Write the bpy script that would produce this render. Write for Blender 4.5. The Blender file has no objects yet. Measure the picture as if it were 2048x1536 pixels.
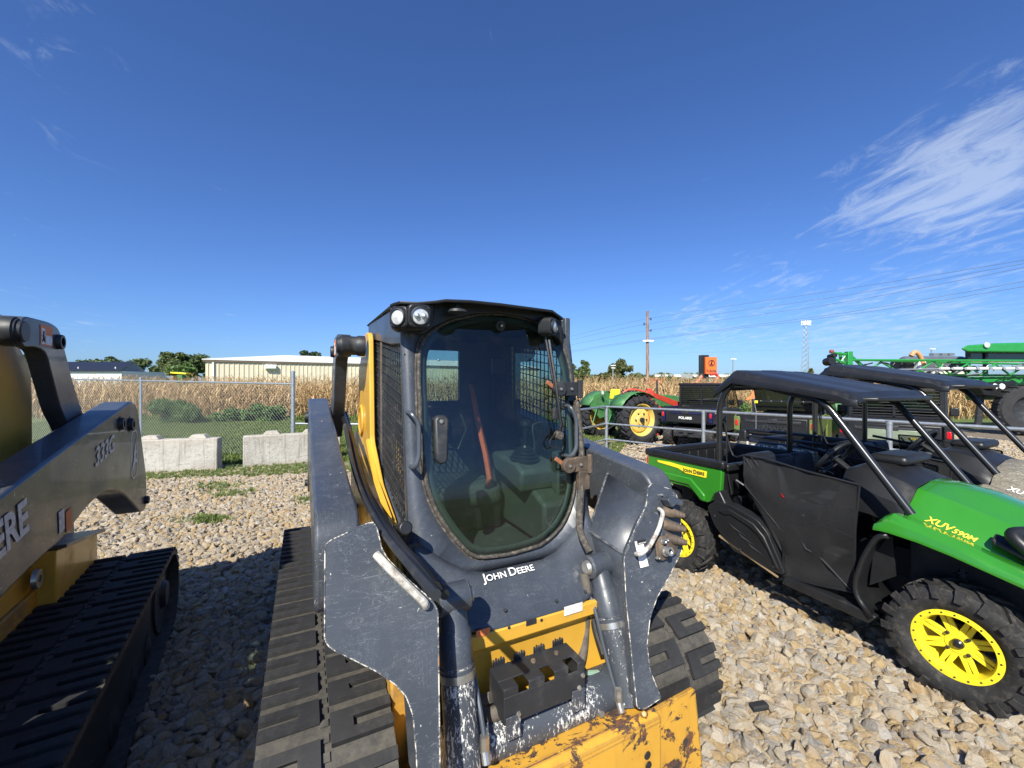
import bpy, bmesh, math, random
import numpy as np
from mathutils import Vector, Matrix
PI=math.pi; R=math.radians
SC=bpy.context.scene
COL=SC.collection
# ------------------------------------------------------------------ camera
cam=bpy.data.cameras.new('camera'); cam.sensor_width=36; cam.lens=825/2048*36; cam.clip_start=.05; cam.clip_end=6000
camo=bpy.data.objects.new('camera',cam); COL.objects.link(camo); camo.location=(0,0,1.86); camo.rotation_euler=(R(90),0,0)
SC.camera=camo
SC.render.resolution_x=1024; SC.render.resolution_y=768
# ------------------------------------------------------------------ light
SUN_EL=41.0; SUN_AZ=195.7
sd=bpy.data.lights.new('sun','SUN'); sd.energy=5.0; sd.angle=R(.53); sd.color=(1,.955,.84)
so=bpy.data.objects.new('sun',sd); COL.objects.link(so)
_tos=Vector((math.sin(R(SUN_AZ))*math.cos(R(SUN_EL)),math.cos(R(SUN_AZ))*math.cos(R(SUN_EL)),math.sin(R(SUN_EL))))
so.rotation_euler=_tos.to_track_quat('Z','Y').to_euler(); so.location=_tos*50
world=bpy.data.worlds.new('World'); SC.world=world; world.use_nodes=True
SC.view_settings.view_transform='Standard'; SC.view_settings.look='None'; SC.view_settings.gamma=1
SC.view_settings.exposure=0.68; SC.view_settings.use_curve_mapping=False
SC.render.engine='CYCLES'
def build_world():
    nt=world.node_tree; N=nt.nodes; L=nt.links; N.clear()
    out=N.new('ShaderNodeOutputWorld'); bg=N.new('ShaderNodeBackground'); L.new(bg.outputs[0],out.inputs[0])
    sky=N.new('ShaderNodeTexSky'); sky.sky_type='NISHITA'; sky.sun_disc=False
    sky.sun_elevation=R(SUN_EL); sky.sun_rotation=R(SUN_AZ); sky.air_density=1.0; sky.dust_density=.7; sky.ozone_density=3.2; sky.altitude=200
    bg.inputs['Strength'].default_value=.076
    def V(op,a,b=None):
        n=N.new('ShaderNodeVectorMath'); n.operation=op
        for i,v in enumerate((a,b)):
            if v is None: continue
            if isinstance(v,(tuple,list)): n.inputs[i].default_value=v
            else: L.new(v,n.inputs[i])
        return n
    def M(op,a,b=0,c=0,clamp=False):
        n=N.new('ShaderNodeMath'); n.operation=op; n.use_clamp=clamp
        for i,v in enumerate((a,b,c)):
            if isinstance(v,(int,float)): n.inputs[i].default_value=v
            else: L.new(v,n.inputs[i])
        return n.outputs[0]
    tc=N.new('ShaderNodeTexCoord'); d=V('NORMALIZE',tc.outputs['Generated']).outputs[0]
    sp=N.new('ShaderNodeSeparateXYZ'); L.new(d,sp.inputs[0])
    zz=M('MAXIMUM',M('ADD',sp.outputs[2],.06),.03)
    cb=N.new('ShaderNodeCombineXYZ'); L.new(M('DIVIDE',sp.outputs[0],zz),cb.inputs[0]); L.new(M('DIVIDE',sp.outputs[1],zz),cb.inputs[1])
    mp=N.new('ShaderNodeMapping'); L.new(cb.outputs[0],mp.inputs[0]); mp.inputs['Rotation'].default_value=(0,0,R(6)); mp.inputs['Scale'].default_value=(1.9,.85,1)
    n1=N.new('ShaderNodeTexNoise'); n1.inputs['Scale'].default_value=3.4; n1.inputs['Detail'].default_value=10; n1.inputs['Roughness'].default_value=.68; n1.inputs['Distortion'].default_value=.9
    L.new(mp.outputs[0],n1.inputs['Vector'])
    n2=N.new('ShaderNodeTexNoise'); n2.inputs['Scale'].default_value=.55; n2.inputs['Detail'].default_value=3; L.new(cb.outputs[0],n2.inputs['Vector'])
    # banks of cirrus: direction, sharpness, amount
    banks=[((1000,590),70,.12),((1010,430),90,.15),((900,400),110,.17),((770,370),150,.20),((650,335),260,.19),((560,215),500,.15),((470,235),260,.17),((700,100),60,.22),((360,118),150,.25),((500,60),80,.15),((880,95),60,.12),((-930,740),110,.16),((-860,95),160,.13),((-560,85),200,.12),((1500,300),12,.1),((-1700,500),12,.1)]
    tot=None
    for (px,py),k,a in banks:
        v=Vector((px/825,1,py/825)).normalized()
        dt=V('DOT_PRODUCT',d,tuple(v)).outputs['Value']
        g=M('MULTIPLY',M('POWER',M('MAXIMUM',dt,0),k*2),a)
        tot=g if tot is None else M('ADD',tot,g)
    s=M('ADD',M('ADD',n1.outputs[0],tot),M('MULTIPLY',M('SUBTRACT',n2.outputs[0],.5),.25))
    mr=N.new('ShaderNodeMapRange'); mr.interpolation_type='SMOOTHSTEP'; L.new(s,mr.inputs[0])
    mr.inputs[1].default_value=.66; mr.inputs[2].default_value=1.02; mr.inputs[3].default_value=0; mr.inputs[4].default_value=.5
    up=M('MULTIPLY',mr.outputs[0],M('MULTIPLY',M('MAXIMUM',sp.outputs[2],0),14,clamp=True))
    tint=N.new('ShaderNodeMix'); tint.data_type='RGBA'; tint.blend_type='MULTIPLY'; tint.inputs[0].default_value=1
    L.new(sky.outputs[0],tint.inputs[6]); tint.inputs[7].default_value=(.58,.82,1.27,1)
    mx=N.new('ShaderNodeMix'); mx.data_type='RGBA'; L.new(up,mx.inputs[0]); L.new(tint.outputs[2],mx.inputs[6]); mx.inputs[7].default_value=(6.0,6.9,8.2,1)
    L.new(mx.outputs[2],bg.inputs[0])
build_world()
# ------------------------------------------------------------------ frames (place a photographed point on a plane of a machine)
class Fr:
    def __init__(s,ox,oy,deg):
        s.o=(ox,oy); s.deg=deg; a=R(deg); s.c=math.cos(a); s.s=math.sin(a)
    def at(s,px,py,i,c):
        d=((px-1024)/825,1.,(768-py)/825); r=(-s.o[0],-s.o[1])
        o=(s.c*r[0]+s.s*r[1],-s.s*r[0]+s.c*r[1],1.86); D=(s.c*d[0]+s.s*d[1],-s.s*d[0]+s.c*d[1],d[2])
        t=(c-o[i])/D[i]; return Vector([o[k]+t*D[k] for k in range(3)])
    def X(s,px,py,c): return s.at(px,py,0,c)
    def Y(s,px,py,c): return s.at(px,py,1,c)
    def Z(s,px,py,c): return s.at(px,py,2,c)
    def plane(s,px,py,p0,n):
        d=((px-1024)/825,1.,(768-py)/825); r=(-s.o[0],-s.o[1])
        o=Vector((s.c*r[0]+s.s*r[1],-s.s*r[0]+s.c*r[1],1.86)); D=Vector((s.c*d[0]+s.s*d[1],-s.s*d[0]+s.c*d[1],d[2]))
        n=Vector(n); t=(Vector(p0)-o).dot(n)/D.dot(n); return o+D*t
FL=Fr(-.0918,2.162,26.8)
FM=Fr(-2.4337,.8353,31.5)
FU=Fr(2.64,2.43,28.0)
FW=Fr(0,0,0)
# ------------------------------------------------------------------ mesh collecting
class MB:
    def __init__(s): s.v=[]; s.f=[]
    def add(s,vs,fs):
        b=len(s.v); s.v+= [tuple(v) for v in vs]; s.f+=[tuple(i+b for i in f) for f in fs]; return s
    def box(s,c,d,rot=None):
        c=Vector(c); h=[k/2 for k in d]; vs=[]
        for x in (-1,1):
            for y in (-1,1):
                for z in (-1,1):
                    p=Vector((x*h[0],y*h[1],z*h[2]))
                    if rot is not None: p=rot@p
                    vs.append(c+p)
        return s.add(vs,[(0,1,3,2),(4,6,7,5),(0,4,5,1),(2,3,7,6),(0,2,6,4),(1,5,7,3)])
    def b2(s,a,b): return s.box([(a[i]+b[i])/2 for i in range(3)],[abs(b[i]-a[i]) for i in range(3)])
    def plate(s,poly,ex):
        ex=Vector(ex); P=[Vector(p) for p in poly]; n=len(P)
        nr=Vector((0,0,0))
        for i in range(n): nr+=P[i].cross(P[(i+1)%n])
        if nr.dot(ex)>0: P=P[::-1]
        vs=P+[p+ex for p in P]
        fs=[tuple(range(n)),tuple(range(2*n-1,n-1,-1))]+[(i,n+i,n+(i+1)%n,(i+1)%n) for i in range(n)]
        return s.add(vs,fs)
    def prx(s,poly,a,b): return s.plate([(a,p[0],p[1]) for p in poly],(b-a,0,0))
    def pry(s,poly,a,b): return s.plate([(p[0],a,p[1]) for p in poly],(0,b-a,0))
    def prz(s,poly,a,b): return s.plate([(p[0],p[1],a) for p in poly],(0,0,b-a))
    def tube(s,pts,r,n=10,closed=False,cap=True):
        P=[Vector(p) for p in pts]; m=len(P)
        rr=r if isinstance(r,(list,tuple)) else [r]*m
        T=[]
        for i in range(m):
            if closed: t=P[(i+1)%m]-P[i-1]
            else: t=P[min(i+1,m-1)]-P[max(i-1,0)]
            T.append(t.normalized())
        a=Vector((0,0,1)) if abs(T[0].z)<.9 else Vector((1,0,0))
        u=T[0].cross(a).normalized(); vs=[]
        for i in range(m):
            u=(u-T[i]*u.dot(T[i])).normalized(); w=T[i].cross(u)
            for k in range(n):
                an=2*PI*k/n; vs.append(P[i]+(u*math.cos(an)+w*math.sin(an))*rr[i])
        fs=[]
        for i in range(m if closed else m-1):
            j=(i+1)%m
            for k in range(n): fs.append((i*n+k,i*n+(k+1)%n,j*n+(k+1)%n,j*n+k))
        if cap and not closed: fs.append(tuple(range(n))[::-1]); fs.append(tuple(range((m-1)*n,m*n)))
        return s.add(vs,fs)
    def cyl(s,p,q,r,r2=None,n=20): return s.tube([p,q],[r,r if r2 is None else r2],n)
    def lathe(s,prof,c,ax,n=32,closed=False,a0=0,a1=2*PI):
        c=Vector(c); ax=Vector(ax).normalized(); a=Vector((0,0,1)) if abs(ax.z)<.9 else Vector((1,0,0))
        u=ax.cross(a).normalized(); w=ax.cross(u); vs=[]; m=len(prof)
        for k in range(n):
            an=2*PI*k/n; e=u*math.cos(an)+w*math.sin(an)
            for (r,h) in prof: vs.append(c+ax*h+e*r)
        fs=[]
        for k in range(n):
            k2=(k+1)%n
            for i in range(m if closed else m-1):
                j=(i+1)%m; fs.append((k*m+i,k2*m+i,k2*m+j,k*m+j))
        return s.add(vs,fs)
    def grid(s,rows):
        m=len(rows); n=len(rows[0]); vs=[p for r in rows for p in r]
        return s.add(vs,[(i*n+j,i*n+j+1,(i+1)*n+j+1,(i+1)*n+j) for i in range(m-1) for j in range(n-1)])
    def mesh(s,name,mat=None,ang=35,fix=True):
        me=bpy.data.meshes.new(name); me.from_pydata(s.v,[],s.f)
        if fix:
            bm=bmesh.new(); bm.from_mesh(me); bmesh.ops.recalc_face_normals(bm,faces=bm.faces); bm.to_mesh(me); bm.free()
        me.polygons.foreach_set('use_smooth',[True]*len(me.polygons)); me.set_sharp_from_angle(angle=R(ang))
        if mat: me.materials.append(mat)
        me.update(); return me
def fillet(pts,r,n=4,closed=True):
    out=[]; m=len(pts)
    for i in range(m):
        p=Vector(pts[i])
        if not closed and i in (0,m-1): out.append(p); continue
        a=Vector(pts[i-1]); b=Vector(pts[(i+1)%m]); rr=r[i] if isinstance(r,(list,tuple)) else r
        da=(a-p); db=(b-p); k=min(rr,da.length*.48,db.length*.48)
        if k<1e-5: out.append(p); continue
        s=p+da.normalized()*k; e=p+db.normalized()*k
        for t in range(n+1):
            t/=n; out.append(s*(1-t)**2+p*(2*t*(1-t))+e*t*t)
    return out
def V2(pts): return [Vector((p[0],p[1])) for p in pts]
def part(name,mb,mat,parent=None,bev=0,ang=35,seg=2,solid=0,fix=True):
    me=mb.mesh(name,mat,ang,fix) if isinstance(mb,MB) else mb
    o=bpy.data.objects.new(name,me); COL.objects.link(o)
    if parent is not None: o.parent=parent
    if solid:
        m=o.modifiers.new('solid','SOLIDIFY'); m.thickness=solid; m.offset=-1
    if bev:
        m=o.modifiers.new('bevel','BEVEL'); m.width=bev; m.segments=seg; m.limit_method='ANGLE'; m.angle_limit=R(40)
    return o
def tag(o,label=None,cat=None,group=None,kind=None):
    if label: o['label']=label
    if cat: o['category']=cat
    if group: o['group']=group
    if kind: o['kind']=kind
    return o
def root(name,label,cat,loc=(0,0,0),deg=0,group=None):
    o=bpy.data.objects.new(name,None); COL.objects.link(o); o.location=loc; o.rotation_euler=(0,0,R(deg)); o.empty_display_size=.2
    return tag(o,label,cat,group)
def inst(me,name,parent,mtx):
    o=bpy.data.objects.new(name,me); COL.objects.link(o); o.parent=parent; o.matrix_local=mtx; return o
def copy_tree(o,parent=None,mats=None):
    c=o.copy(); COL.objects.link(c); c.parent=parent
    if parent is not None: c.matrix_parent_inverse=o.matrix_parent_inverse.copy()
    if mats and c.data and c.data.materials and c.data.materials[0] and c.data.materials[0].name in mats:
        c.data=c.data.copy(); c.data.materials[0]=mats[c.data.materials[0].name]
    for ch in list(o.children): copy_tree(ch,c,mats)
    return c
def smoothpath(pts,n=6):
    P=[Vector(p) for p in pts]; out=[]
    for i in range(len(P)-1):
        a=P[max(i-1,0)];b=P[i];c=P[i+1];d=P[min(i+2,len(P)-1)]
        for k in range(n):
            t=k/n; out.append(.5*((2*b)+(c-a)*t+(2*a-5*b+4*c-d)*t*t+(3*b-a-3*c+d)*t**3))
    out.append(P[-1]); return out
# ------------------------------------------------------------------ materials
class NT:
    def __init__(s,name):
        s.m=bpy.data.materials.new(name); s.m.use_nodes=True; s.t=s.m.node_tree; s.N=s.t.nodes; s.L=s.t.links
        s.p=s.N['Principled BSDF']; s.out=s.N['Material Output']; s.tc=None
    def set(s,sock,v):
        if hasattr(v,'is_output'): s.L.new(v,sock)
        elif isinstance(v,(tuple,list)) and len(v)==3 and sock.type=='RGBA': sock.default_value=(*v,1)
        else: sock.default_value=v
    def obj(s):
        if not s.tc: s.tc=s.N.new('ShaderNodeTexCoord')
        return s.tc.outputs['Object']
    def noise(s,scale,detail=4,rough=.55,dist=0,vec=None,sc3=None):
        v=vec or s.obj()
        if sc3:
            mp=s.N.new('ShaderNodeMapping'); s.L.new(v,mp.inputs[0]); mp.inputs['Scale'].default_value=sc3[:3]
            if len(sc3)>3: mp.inputs['Rotation'].default_value=sc3[3]
            v=mp.outputs[0]
        n=s.N.new('ShaderNodeTexNoise'); n.inputs['Scale'].default_value=scale; n.inputs['Detail'].default_value=detail; n.inputs['Roughness'].default_value=rough; n.inputs['Distortion'].default_value=dist
        s.L.new(v,n.inputs['Vector']); return n.outputs[0]
    def voro(s,scale,feature='F1',vec=None,out=0,rnd=1):
        n=s.N.new('ShaderNodeTexVoronoi'); n.feature=feature; n.inputs['Scale'].default_value=scale; n.inputs['Randomness'].default_value=rnd
        s.L.new(vec or s.obj(),n.inputs['Vector']); return n.outputs[out]
    def ramp(s,v,a,b,lo=0,hi=1,sm=True):
        n=s.N.new('ShaderNodeMapRange'); n.interpolation_type='SMOOTHSTEP' if sm else 'LINEAR'; s.L.new(v,n.inputs[0])
        for i,x in enumerate((a,b,lo,hi)): n.inputs[i+1].default_value=x
        return n.outputs[0]
    def math(s,op,a,b=0,clamp=False):
        n=s.N.new('ShaderNodeMath'); n.operation=op; n.use_clamp=clamp; s.set(n.inputs[0],a); s.set(n.inputs[1],b); return n.outputs[0]
    def mix(s,f,a,b,bt='MIX'):
        n=s.N.new('ShaderNodeMix'); n.data_type='RGBA'; n.blend_type=bt; s.set(n.inputs[0],f); s.set(n.inputs[6],a); s.set(n.inputs[7],b); return n.outputs[2]
    def cr(s,v,stops,const=False):
        n=s.N.new('ShaderNodeValToRGB'); e=n.color_ramp.elements
        if const: n.color_ramp.interpolation='CONSTANT'
        while len(e)<len(stops): e.new(.5)
        for i,(p,c) in enumerate(stops): e[i].position=p; e[i].color=(*c,1)
        s.L.new(v,n.inputs[0]); return n.outputs[0]
    def bump(s,h,dist=.002,strength=1):
        n=s.N.new('ShaderNodeBump'); n.inputs['Distance'].default_value=dist; n.inputs['Strength'].default_value=strength; s.L.new(h,n.inputs['Height']); s.L.new(n.outputs[0],s.p.inputs['Normal']); return n
    def edge(s,rad=.006):
        g=s.N.new('ShaderNodeNewGeometry'); b=s.N.new('ShaderNodeBevel'); b.samples=4; b.inputs[0].default_value=rad
        d=s.N.new('ShaderNodeVectorMath'); d.operation='DOT_PRODUCT'; s.L.new(g.outputs['Normal'],d.inputs[0]); s.L.new(b.outputs[0],d.inputs[1])
        return s.ramp(s.math('SUBTRACT',1,d.outputs['Value']),.02,.14)
    def col(s,c): s.set(s.p.inputs['Base Color'],c)
    def rgh(s,c): s.set(s.p.inputs['Roughness'],c)
def pm(name,c,rough=.5,metal=0,var=.18,vs=6,dirt=None,bump=None,coat=0,spec=None):
    n=NT(name); col=c
    if var:
        nz=n.noise(vs,5,.6); f=n.ramp(nz,.3,.7,1-var,1+var,False)
        cc=n.N.new('ShaderNodeVectorMath'); cc.operation='SCALE'; cc.inputs[0].default_value=c; n.L.new(f,cc.inputs[3]); col=cc.outputs[0]
    if dirt:
        dc,amt,ds=dirt; d=n.ramp(n.noise(ds,6,.65),.62-amt*.35,.8-amt*.2); col=n.mix(n.math('MULTIPLY',d,min(1,amt*1.3)),col,dc)
        n.rgh(n.ramp(d,0,1,rough,.85,False))
    else: n.rgh(rough)
    n.col(col); n.p.inputs['Metallic'].default_value=metal
    if coat: n.p.inputs['Coat Weight'].default_value=coat; n.p.inputs['Coat Roughness'].default_value=.05
    if spec is not None: n.p.inputs['Specular IOR Level'].default_value=spec
    if bump: n.bump(n.noise(bump[0],6,.6),bump[1])
    return n.m
def slate_paint(name,wear=.5,chips=.5,base=(.044,.050,.061)):
    n=NT(name); o=n.obj()
    big=n.noise(3,4); c=n.mix(n.ramp(big,.35,.7),base,tuple(k*1.28 for k in base))
    # fine scratches: thin ridges of warped noise in several directions
    sc=None
    for i,(rot,s3) in enumerate([((.3,.2,.5),(1.3,9,1.3)),((1.1,.4,-.7),(1.2,1.5,11)),((.2,1.3,.9),(9,1.3,1.6)),((.9,-.6,.2),(1.5,10,2))]):
        z=n.noise(6+i,3,.6,1.2,sc3=(*s3,rot)); r=n.math('ABSOLUTE',n.math('SUBTRACT',z,.5)); r=n.ramp(r,0,.009,1,0); 
        m=n.ramp(n.noise(4+i*1.7,2),.44,.60); r=n.math('MULTIPLY',r,m); sc=r if sc is None else n.math('MAXIMUM',sc,r)
    c=n.mix(n.math('MULTIPLY',sc,.44*wear*2,True),c,(.30,.32,.34))
    dust=n.ramp(n.noise(9,8,.7),.5,.8); c=n.mix(n.math('MULTIPLY',dust,.14),c,(.22,.21,.19))
    ch=n.ramp(n.noise(38,7,.72,.4),.68-chips*.09,.70-chips*.09); zone=n.ramp(n.noise(5,3),.46,.58); ch=n.math('MULTIPLY',ch,zone)
    e=n.math('MULTIPLY',n.edge(.005),n.ramp(n.noise(24,6,.7),.44,.56)); 
    w=n.math('MAXIMUM',ch,n.math('MULTIPLY',e,wear*1.6,True)); c=n.mix(w,c,(.62,.60,.55))
    rust=n.ramp(n.noise(15,5,.7),.66,.72); c=n.mix(n.math('MULTIPLY',rust,n.math('MULTIPLY',w,.7)),c,(.16,.07,.035))
    n.col(c); n.rgh(n.ramp(big,.3,.7,.34,.5)); n.bump(n.noise(140,2),.0004,.5); n.p.inputs['Coat Weight'].default_value=.15
    return n.m
def worn_slate(name,th=0):   # heavy abrasion down to primer, streaks along z
    n=NT(name); big=n.noise(3,4); c=n.mix(n.ramp(big,.35,.7),(.046,.053,.065),(.062,.070,.085))
    a=n.noise(105,8,.78,.2,sc3=(1,1,.33)); zone=n.noise(6,3,.5)
    s=n.math('ADD',a,n.math('MULTIPLY',zone,.42)); w=n.ramp(s,.75+th,.78+th); c=n.mix(w,c,(.72,.70,.65))
    r=n.ramp(n.noise(20,6,.7),.6,.68); c=n.mix(n.math('MULTIPLY',r,n.math('MULTIPLY',w,.65)),c,(.13,.06,.035))
    n.col(c); n.rgh(.48); n.bump(s,.001,.5); return n.m
def worn_yellow(name,amt=.5):
    n=NT(name); c=n.mix(n.ramp(n.noise(2.5,5),.3,.75),(.66,.36,.045),(.52,.27,.035))
    st=n.noise(7.5,8,.72,.5); w=n.ramp(st,.60-amt*.09,.615-amt*.09); e=n.math('MULTIPLY',n.edge(.02),n.ramp(n.noise(14,6,.7),.36,.46))
    w=n.math('MAXIMUM',w,e); rc=n.mix(n.ramp(n.noise(30,5,.7),.4,.6),(.035,.028,.026),(.15,.065,.03)); c=n.mix(w,c,rc)
    stn=n.ramp(n.noise(7,5,.6,sc3=(2.5,2.5,.5)),.5,.8); c=n.mix(n.math('MULTIPLY',stn,.45),c,(.28,.12,.04))
    n.col(c); n.rgh(n.ramp(w,0,1,.42,.8)); n.bump(n.math('SUBTRACT',1,w),.0015,.6); return n.m
M={}
M['slate']=slate_paint('slate_paint',.42,.35)
M['slate_clean']=slate_paint('slate_paint_clean',.25,.0,(.040,.047,.060))
M['worn']=worn_slate('worn_slate')
M['worn_light']=worn_slate('worn_slate_light',.05)
M['yellow']=pm('machine_yellow',(.66,.365,.045),.38,0,.10,4,((.22,.13,.06),.25,5),coat=.2)
M['yellow_dirty']=pm('machine_yellow_dirty',(.50,.27,.035),.45,0,.2,5,((.10,.065,.04),.55,4))
M['yellow_worn']=worn_yellow('worn_yellow')
M['black']=pm('black_plastic',(.012,.0125,.014),.42,0,.2,8,((.05,.048,.045),.16,6),(60,.0004))
M['blackmetal']=pm('black_metal',(.016,.017,.019),.28,0,.15,8,coat=.3)
M['dark']=pm('dark_steel',(.022,.024,.028),.5,0,.2,8,((.12,.10,.08),.3,8))
M['greymetal']=pm('grey_handle_metal',(.075,.085,.10),.38,.3,.1)
M['galv']=pm('galvanised_steel',(.42,.45,.47),.42,.7,.15,14,((.25,.24,.22),.2,10))
M['steel']=pm('bare_steel',(.5,.48,.44),.35,.85,.2,20,((.16,.10,.06),.3,14))
M['dirty']=pm('brown_dirty_metal',(.085,.062,.045),.75,.1,.4,14,((.30,.21,.13),.5,9),(70,.001))
M['hose']=pm('hose_sleeve',(.10,.085,.07),.85,0,.35,30,((.25,.2,.15),.35,12),(120,.002))
M['rubseal']=pm('dirty_rubber_seal',(.055,.048,.04),.85,0,.6,40,((.26,.22,.18),.42,50),(150,.001))
def rubber(name,base,dustc,amt):
    n=NT(name); g=n.N.new('ShaderNodeNewGeometry'); c=n.mix(n.ramp(n.noise(7,6,.65),.3,.75),base,tuple(k*1.5 for k in base))
    d=n.ramp(n.noise(26,8,.72),.58-amt*.25,.78-amt*.1); c=n.mix(n.math('MULTIPLY',d,.55*amt+.1),c,dustc)
    n.col(c); n.rgh(.72); n.bump(n.noise(90,6,.7),.0008,.7); n.p.inputs['Specular IOR Level'].default_value=.35; return n.m
M['track']=rubber('track_belt_dusty',(.036,.034,.031),(.105,.095,.078),1.1)
M['lug']=rubber('track_lug_rubber',(.018,.018,.019),(.075,.07,.06),.45)
M['tyre']=rubber('tyre_rubber',(.018,.018,.019),(.16,.135,.105),.5)
M['oldtyre']=rubber('old_tyre_rubber',(.022,.022,.024),(.07,.06,.05),.3)
M['green']=pm('tractor_green',(.030,.20,.018),.22,0,.06,3,coat=.6)
M['green_old']=pm('faded_green',(.05,.17,.055),.5,0,.3,5,((.16,.20,.09),.35,6))
M['jdyellow']=pm('bright_yellow',(.86,.70,.03),.35,0,.04,4)
M['oldyellow']=pm('old_wheel_yellow',(.70,.52,.13),.5,0,.15,6,((.30,.12,.04),.15,5))
M['rustyyellow']=pm('rusty_wheel_yellow',(.68,.46,.06),.55,0,.2,6,((.32,.09,.03),.5,5))
M['red']=pm('faded_red',(.52,.055,.03),.45,0,.2,5,((.20,.05,.03),.3,7))
M['orange']=pm('sign_orange',(.85,.16,.03),.4,0,.04)
M['orange_strap']=pm('orange_belt_fabric',(.62,.12,.05),.8,0,.15,40,bump=(200,.0006))
M['chipped']=pm('chipped_white_primer',(.55,.53,.48),.55,0,.2,30,((.12,.07,.05),.55,28))
M['white']=pm('white_paint',(.78,.78,.76),.5,0,.05)
M['label']=pm('label_white',(.72,.70,.66),.6,0,.25,40,((.3,.25,.2),.35,30))
M['latch']=pm('faded_orange_latch',(.30,.11,.05),.7,0,.3,60)
M['labelorange']=pm('label_orange',(.72,.20,.06),.6,0,.1)
M['taillight']=pm('red_lens',(.55,.01,.015),.12,0,.05,coat=1)
M['lens']=pm('lamp_lens',(.62,.64,.66),.10,.25,.2,60,coat=1)
M['seat']=pm('seat_fabric',(.045,.052,.05),.85,0,.25,60,bump=(200,.001))
M['seatdark']=pm('seat_dark',(.022,.026,.036),.55,0,.15,8)
M['interior']=pm('cab_grey_plastic',(.055,.063,.06),.6,0,.12,8,((.22,.20,.17),.2,8))
M['inner_dark']=pm('cab_dark_lining',(.05,.058,.066),.65,0,.12,8)
M['blue']=pm('metallic_blue',(.012,.014,.065),.3,.2,.1,coat=.5)
M['olive']=pm('olive_green',(.13,.17,.05),.4,0,.15)
M['printwhite']=pm('print_white',(.72,.72,.69),.5,0,.1,60)
M['printgrey']=pm('print_silver',(.66,.67,.66),.5,0,.25,60)
M['printblack']=pm('print_black',(.02,.02,.02),.5,0,0)
M['printyellow']=pm('print_yellow',(.80,.62,.05),.4,0,.05)
def camo():
    n=NT('camo_wrap'); v=n.noise(5,7,.75,2.2,sc3=(1.2,1.2,3.5)); w=n.noise(16,6,.8,1.5,sc3=(1,1,3))
    c=n.cr(v,[(0,(.03,.028,.022)),(.42,(.10,.085,.06)),(.48,(.32,.29,.22)),(.52,(.07,.06,.045)),(.58,(.38,.35,.28)),(.68,(.15,.14,.12))])
    c2=n.cr(w,[(0,(.02,.02,.018)),(.45,(.2,.18,.14)),(.55,(.05,.045,.04)),(.62,(.42,.40,.34))]); n.col(n.mix(.5,c,c2)); n.rgh(.5); return n.m
M['camo']=camo()
def glass(name,tint,refl=1.0,rough=0.0):
    n=NT(name); N=n.N;L=n.L
    tr=N.new('ShaderNodeBsdfTransparent'); tr.inputs[0].default_value=(*tint,1); gl=N.new('ShaderNodeBsdfGlossy'); gl.inputs['Roughness'].default_value=rough; gl.inputs[0].default_value=(1,1,1,1)
    lw=N.new('ShaderNodeLayerWeight'); lw.inputs[0].default_value=.5; mx=N.new('ShaderNodeMixShader')
    f=n.math('MULTIPLY',n.math('ADD',n.math('MULTIPLY',n.math('POWER',lw.outputs['Facing'],4),.75),.05),refl,True); L.new(f,mx.inputs[0]); L.new(tr.outputs[0],mx.inputs[1]); L.new(gl.outputs[0],mx.inputs[2])
    df=N.new('ShaderNodeBsdfDiffuse'); df.inputs[0].default_value=(.35,.36,.33,1); m2=N.new('ShaderNodeMixShader')
    L.new(n.ramp(n.noise(7,7,.7),.45,.85,.004,.025),m2.inputs[0]); L.new(mx.outputs[0],m2.inputs[1]); L.new(df.outputs[0],m2.inputs[2]); L.new(m2.outputs[0],n.out.inputs[0]); return n.m
M['glass']=glass('tinted_glass',(.53,.66,.60),1.1)
M['clearglass']=glass('clear_glass',(.72,.80,.80),1.2)
M['darkglass']=glass('dark_glass',(.16,.20,.20),1.2)
def netmat():
    n=NT('black_mesh_fabric'); N=n.N;L=n.L
    tr=N.new('ShaderNodeBsdfTransparent'); mx=N.new('ShaderNodeMixShader'); n.p.inputs['Base Color'].default_value=(.011,.011,.012,1); n.p.inputs['Roughness'].default_value=.8
    L.new(n.ramp(n.noise(1.5,3),.3,.7,.66,.90),mx.inputs[0]); L.new(tr.outputs[0],mx.inputs[1]); L.new(n.p.outputs[0],mx.inputs[2]); L.new(mx.outputs[0],n.out.inputs[0]); return n.m
M['net']=netmat()
# ------------------------------------------------------------------ lettering
_tmp={}
def glyphs(pieces,bold=.0):
    """outline mesh of a row of (string,size) pieces set on one baseline -> (verts2d, faces, width)"""
    x=0; V=[];Fc=[]
    for st,sz in pieces:
        if st==' ': x+=sz*.3; continue
        k=(st,bold)
        if k not in _tmp:
            cu=bpy.data.curves.new('t','FONT'); cu.body=st; cu.size=1; cu.offset=bold; cu.resolution_u=3; cu.fill_mode='FRONT'
            o=bpy.data.objects.new('t',cu); COL.objects.link(o); bpy.context.view_layer.update()
            me=bpy.data.meshes.new_from_object(o.evaluated_get(bpy.context.evaluated_depsgraph_get()))
            vs=[v.co.copy() for v in me.vertices]; fs=[tuple(p.vertices) for p in me.polygons]
            bpy.data.objects.remove(o); bpy.data.curves.remove(cu); bpy.data.meshes.remove(me); _tmp[k]=(vs,fs)
        vs,fs=_tmp[k]; x0=min(v.x for v in vs); x1=max(v.x for v in vs); b=len(V)
        V+=[(x+(v.x-x0)*sz,v.y*sz) for v in vs]; Fc+=[tuple(i+b for i in f) for f in fs]; x+=(x1-x0)*sz+sz*.07
    return V,Fc,x
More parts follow.
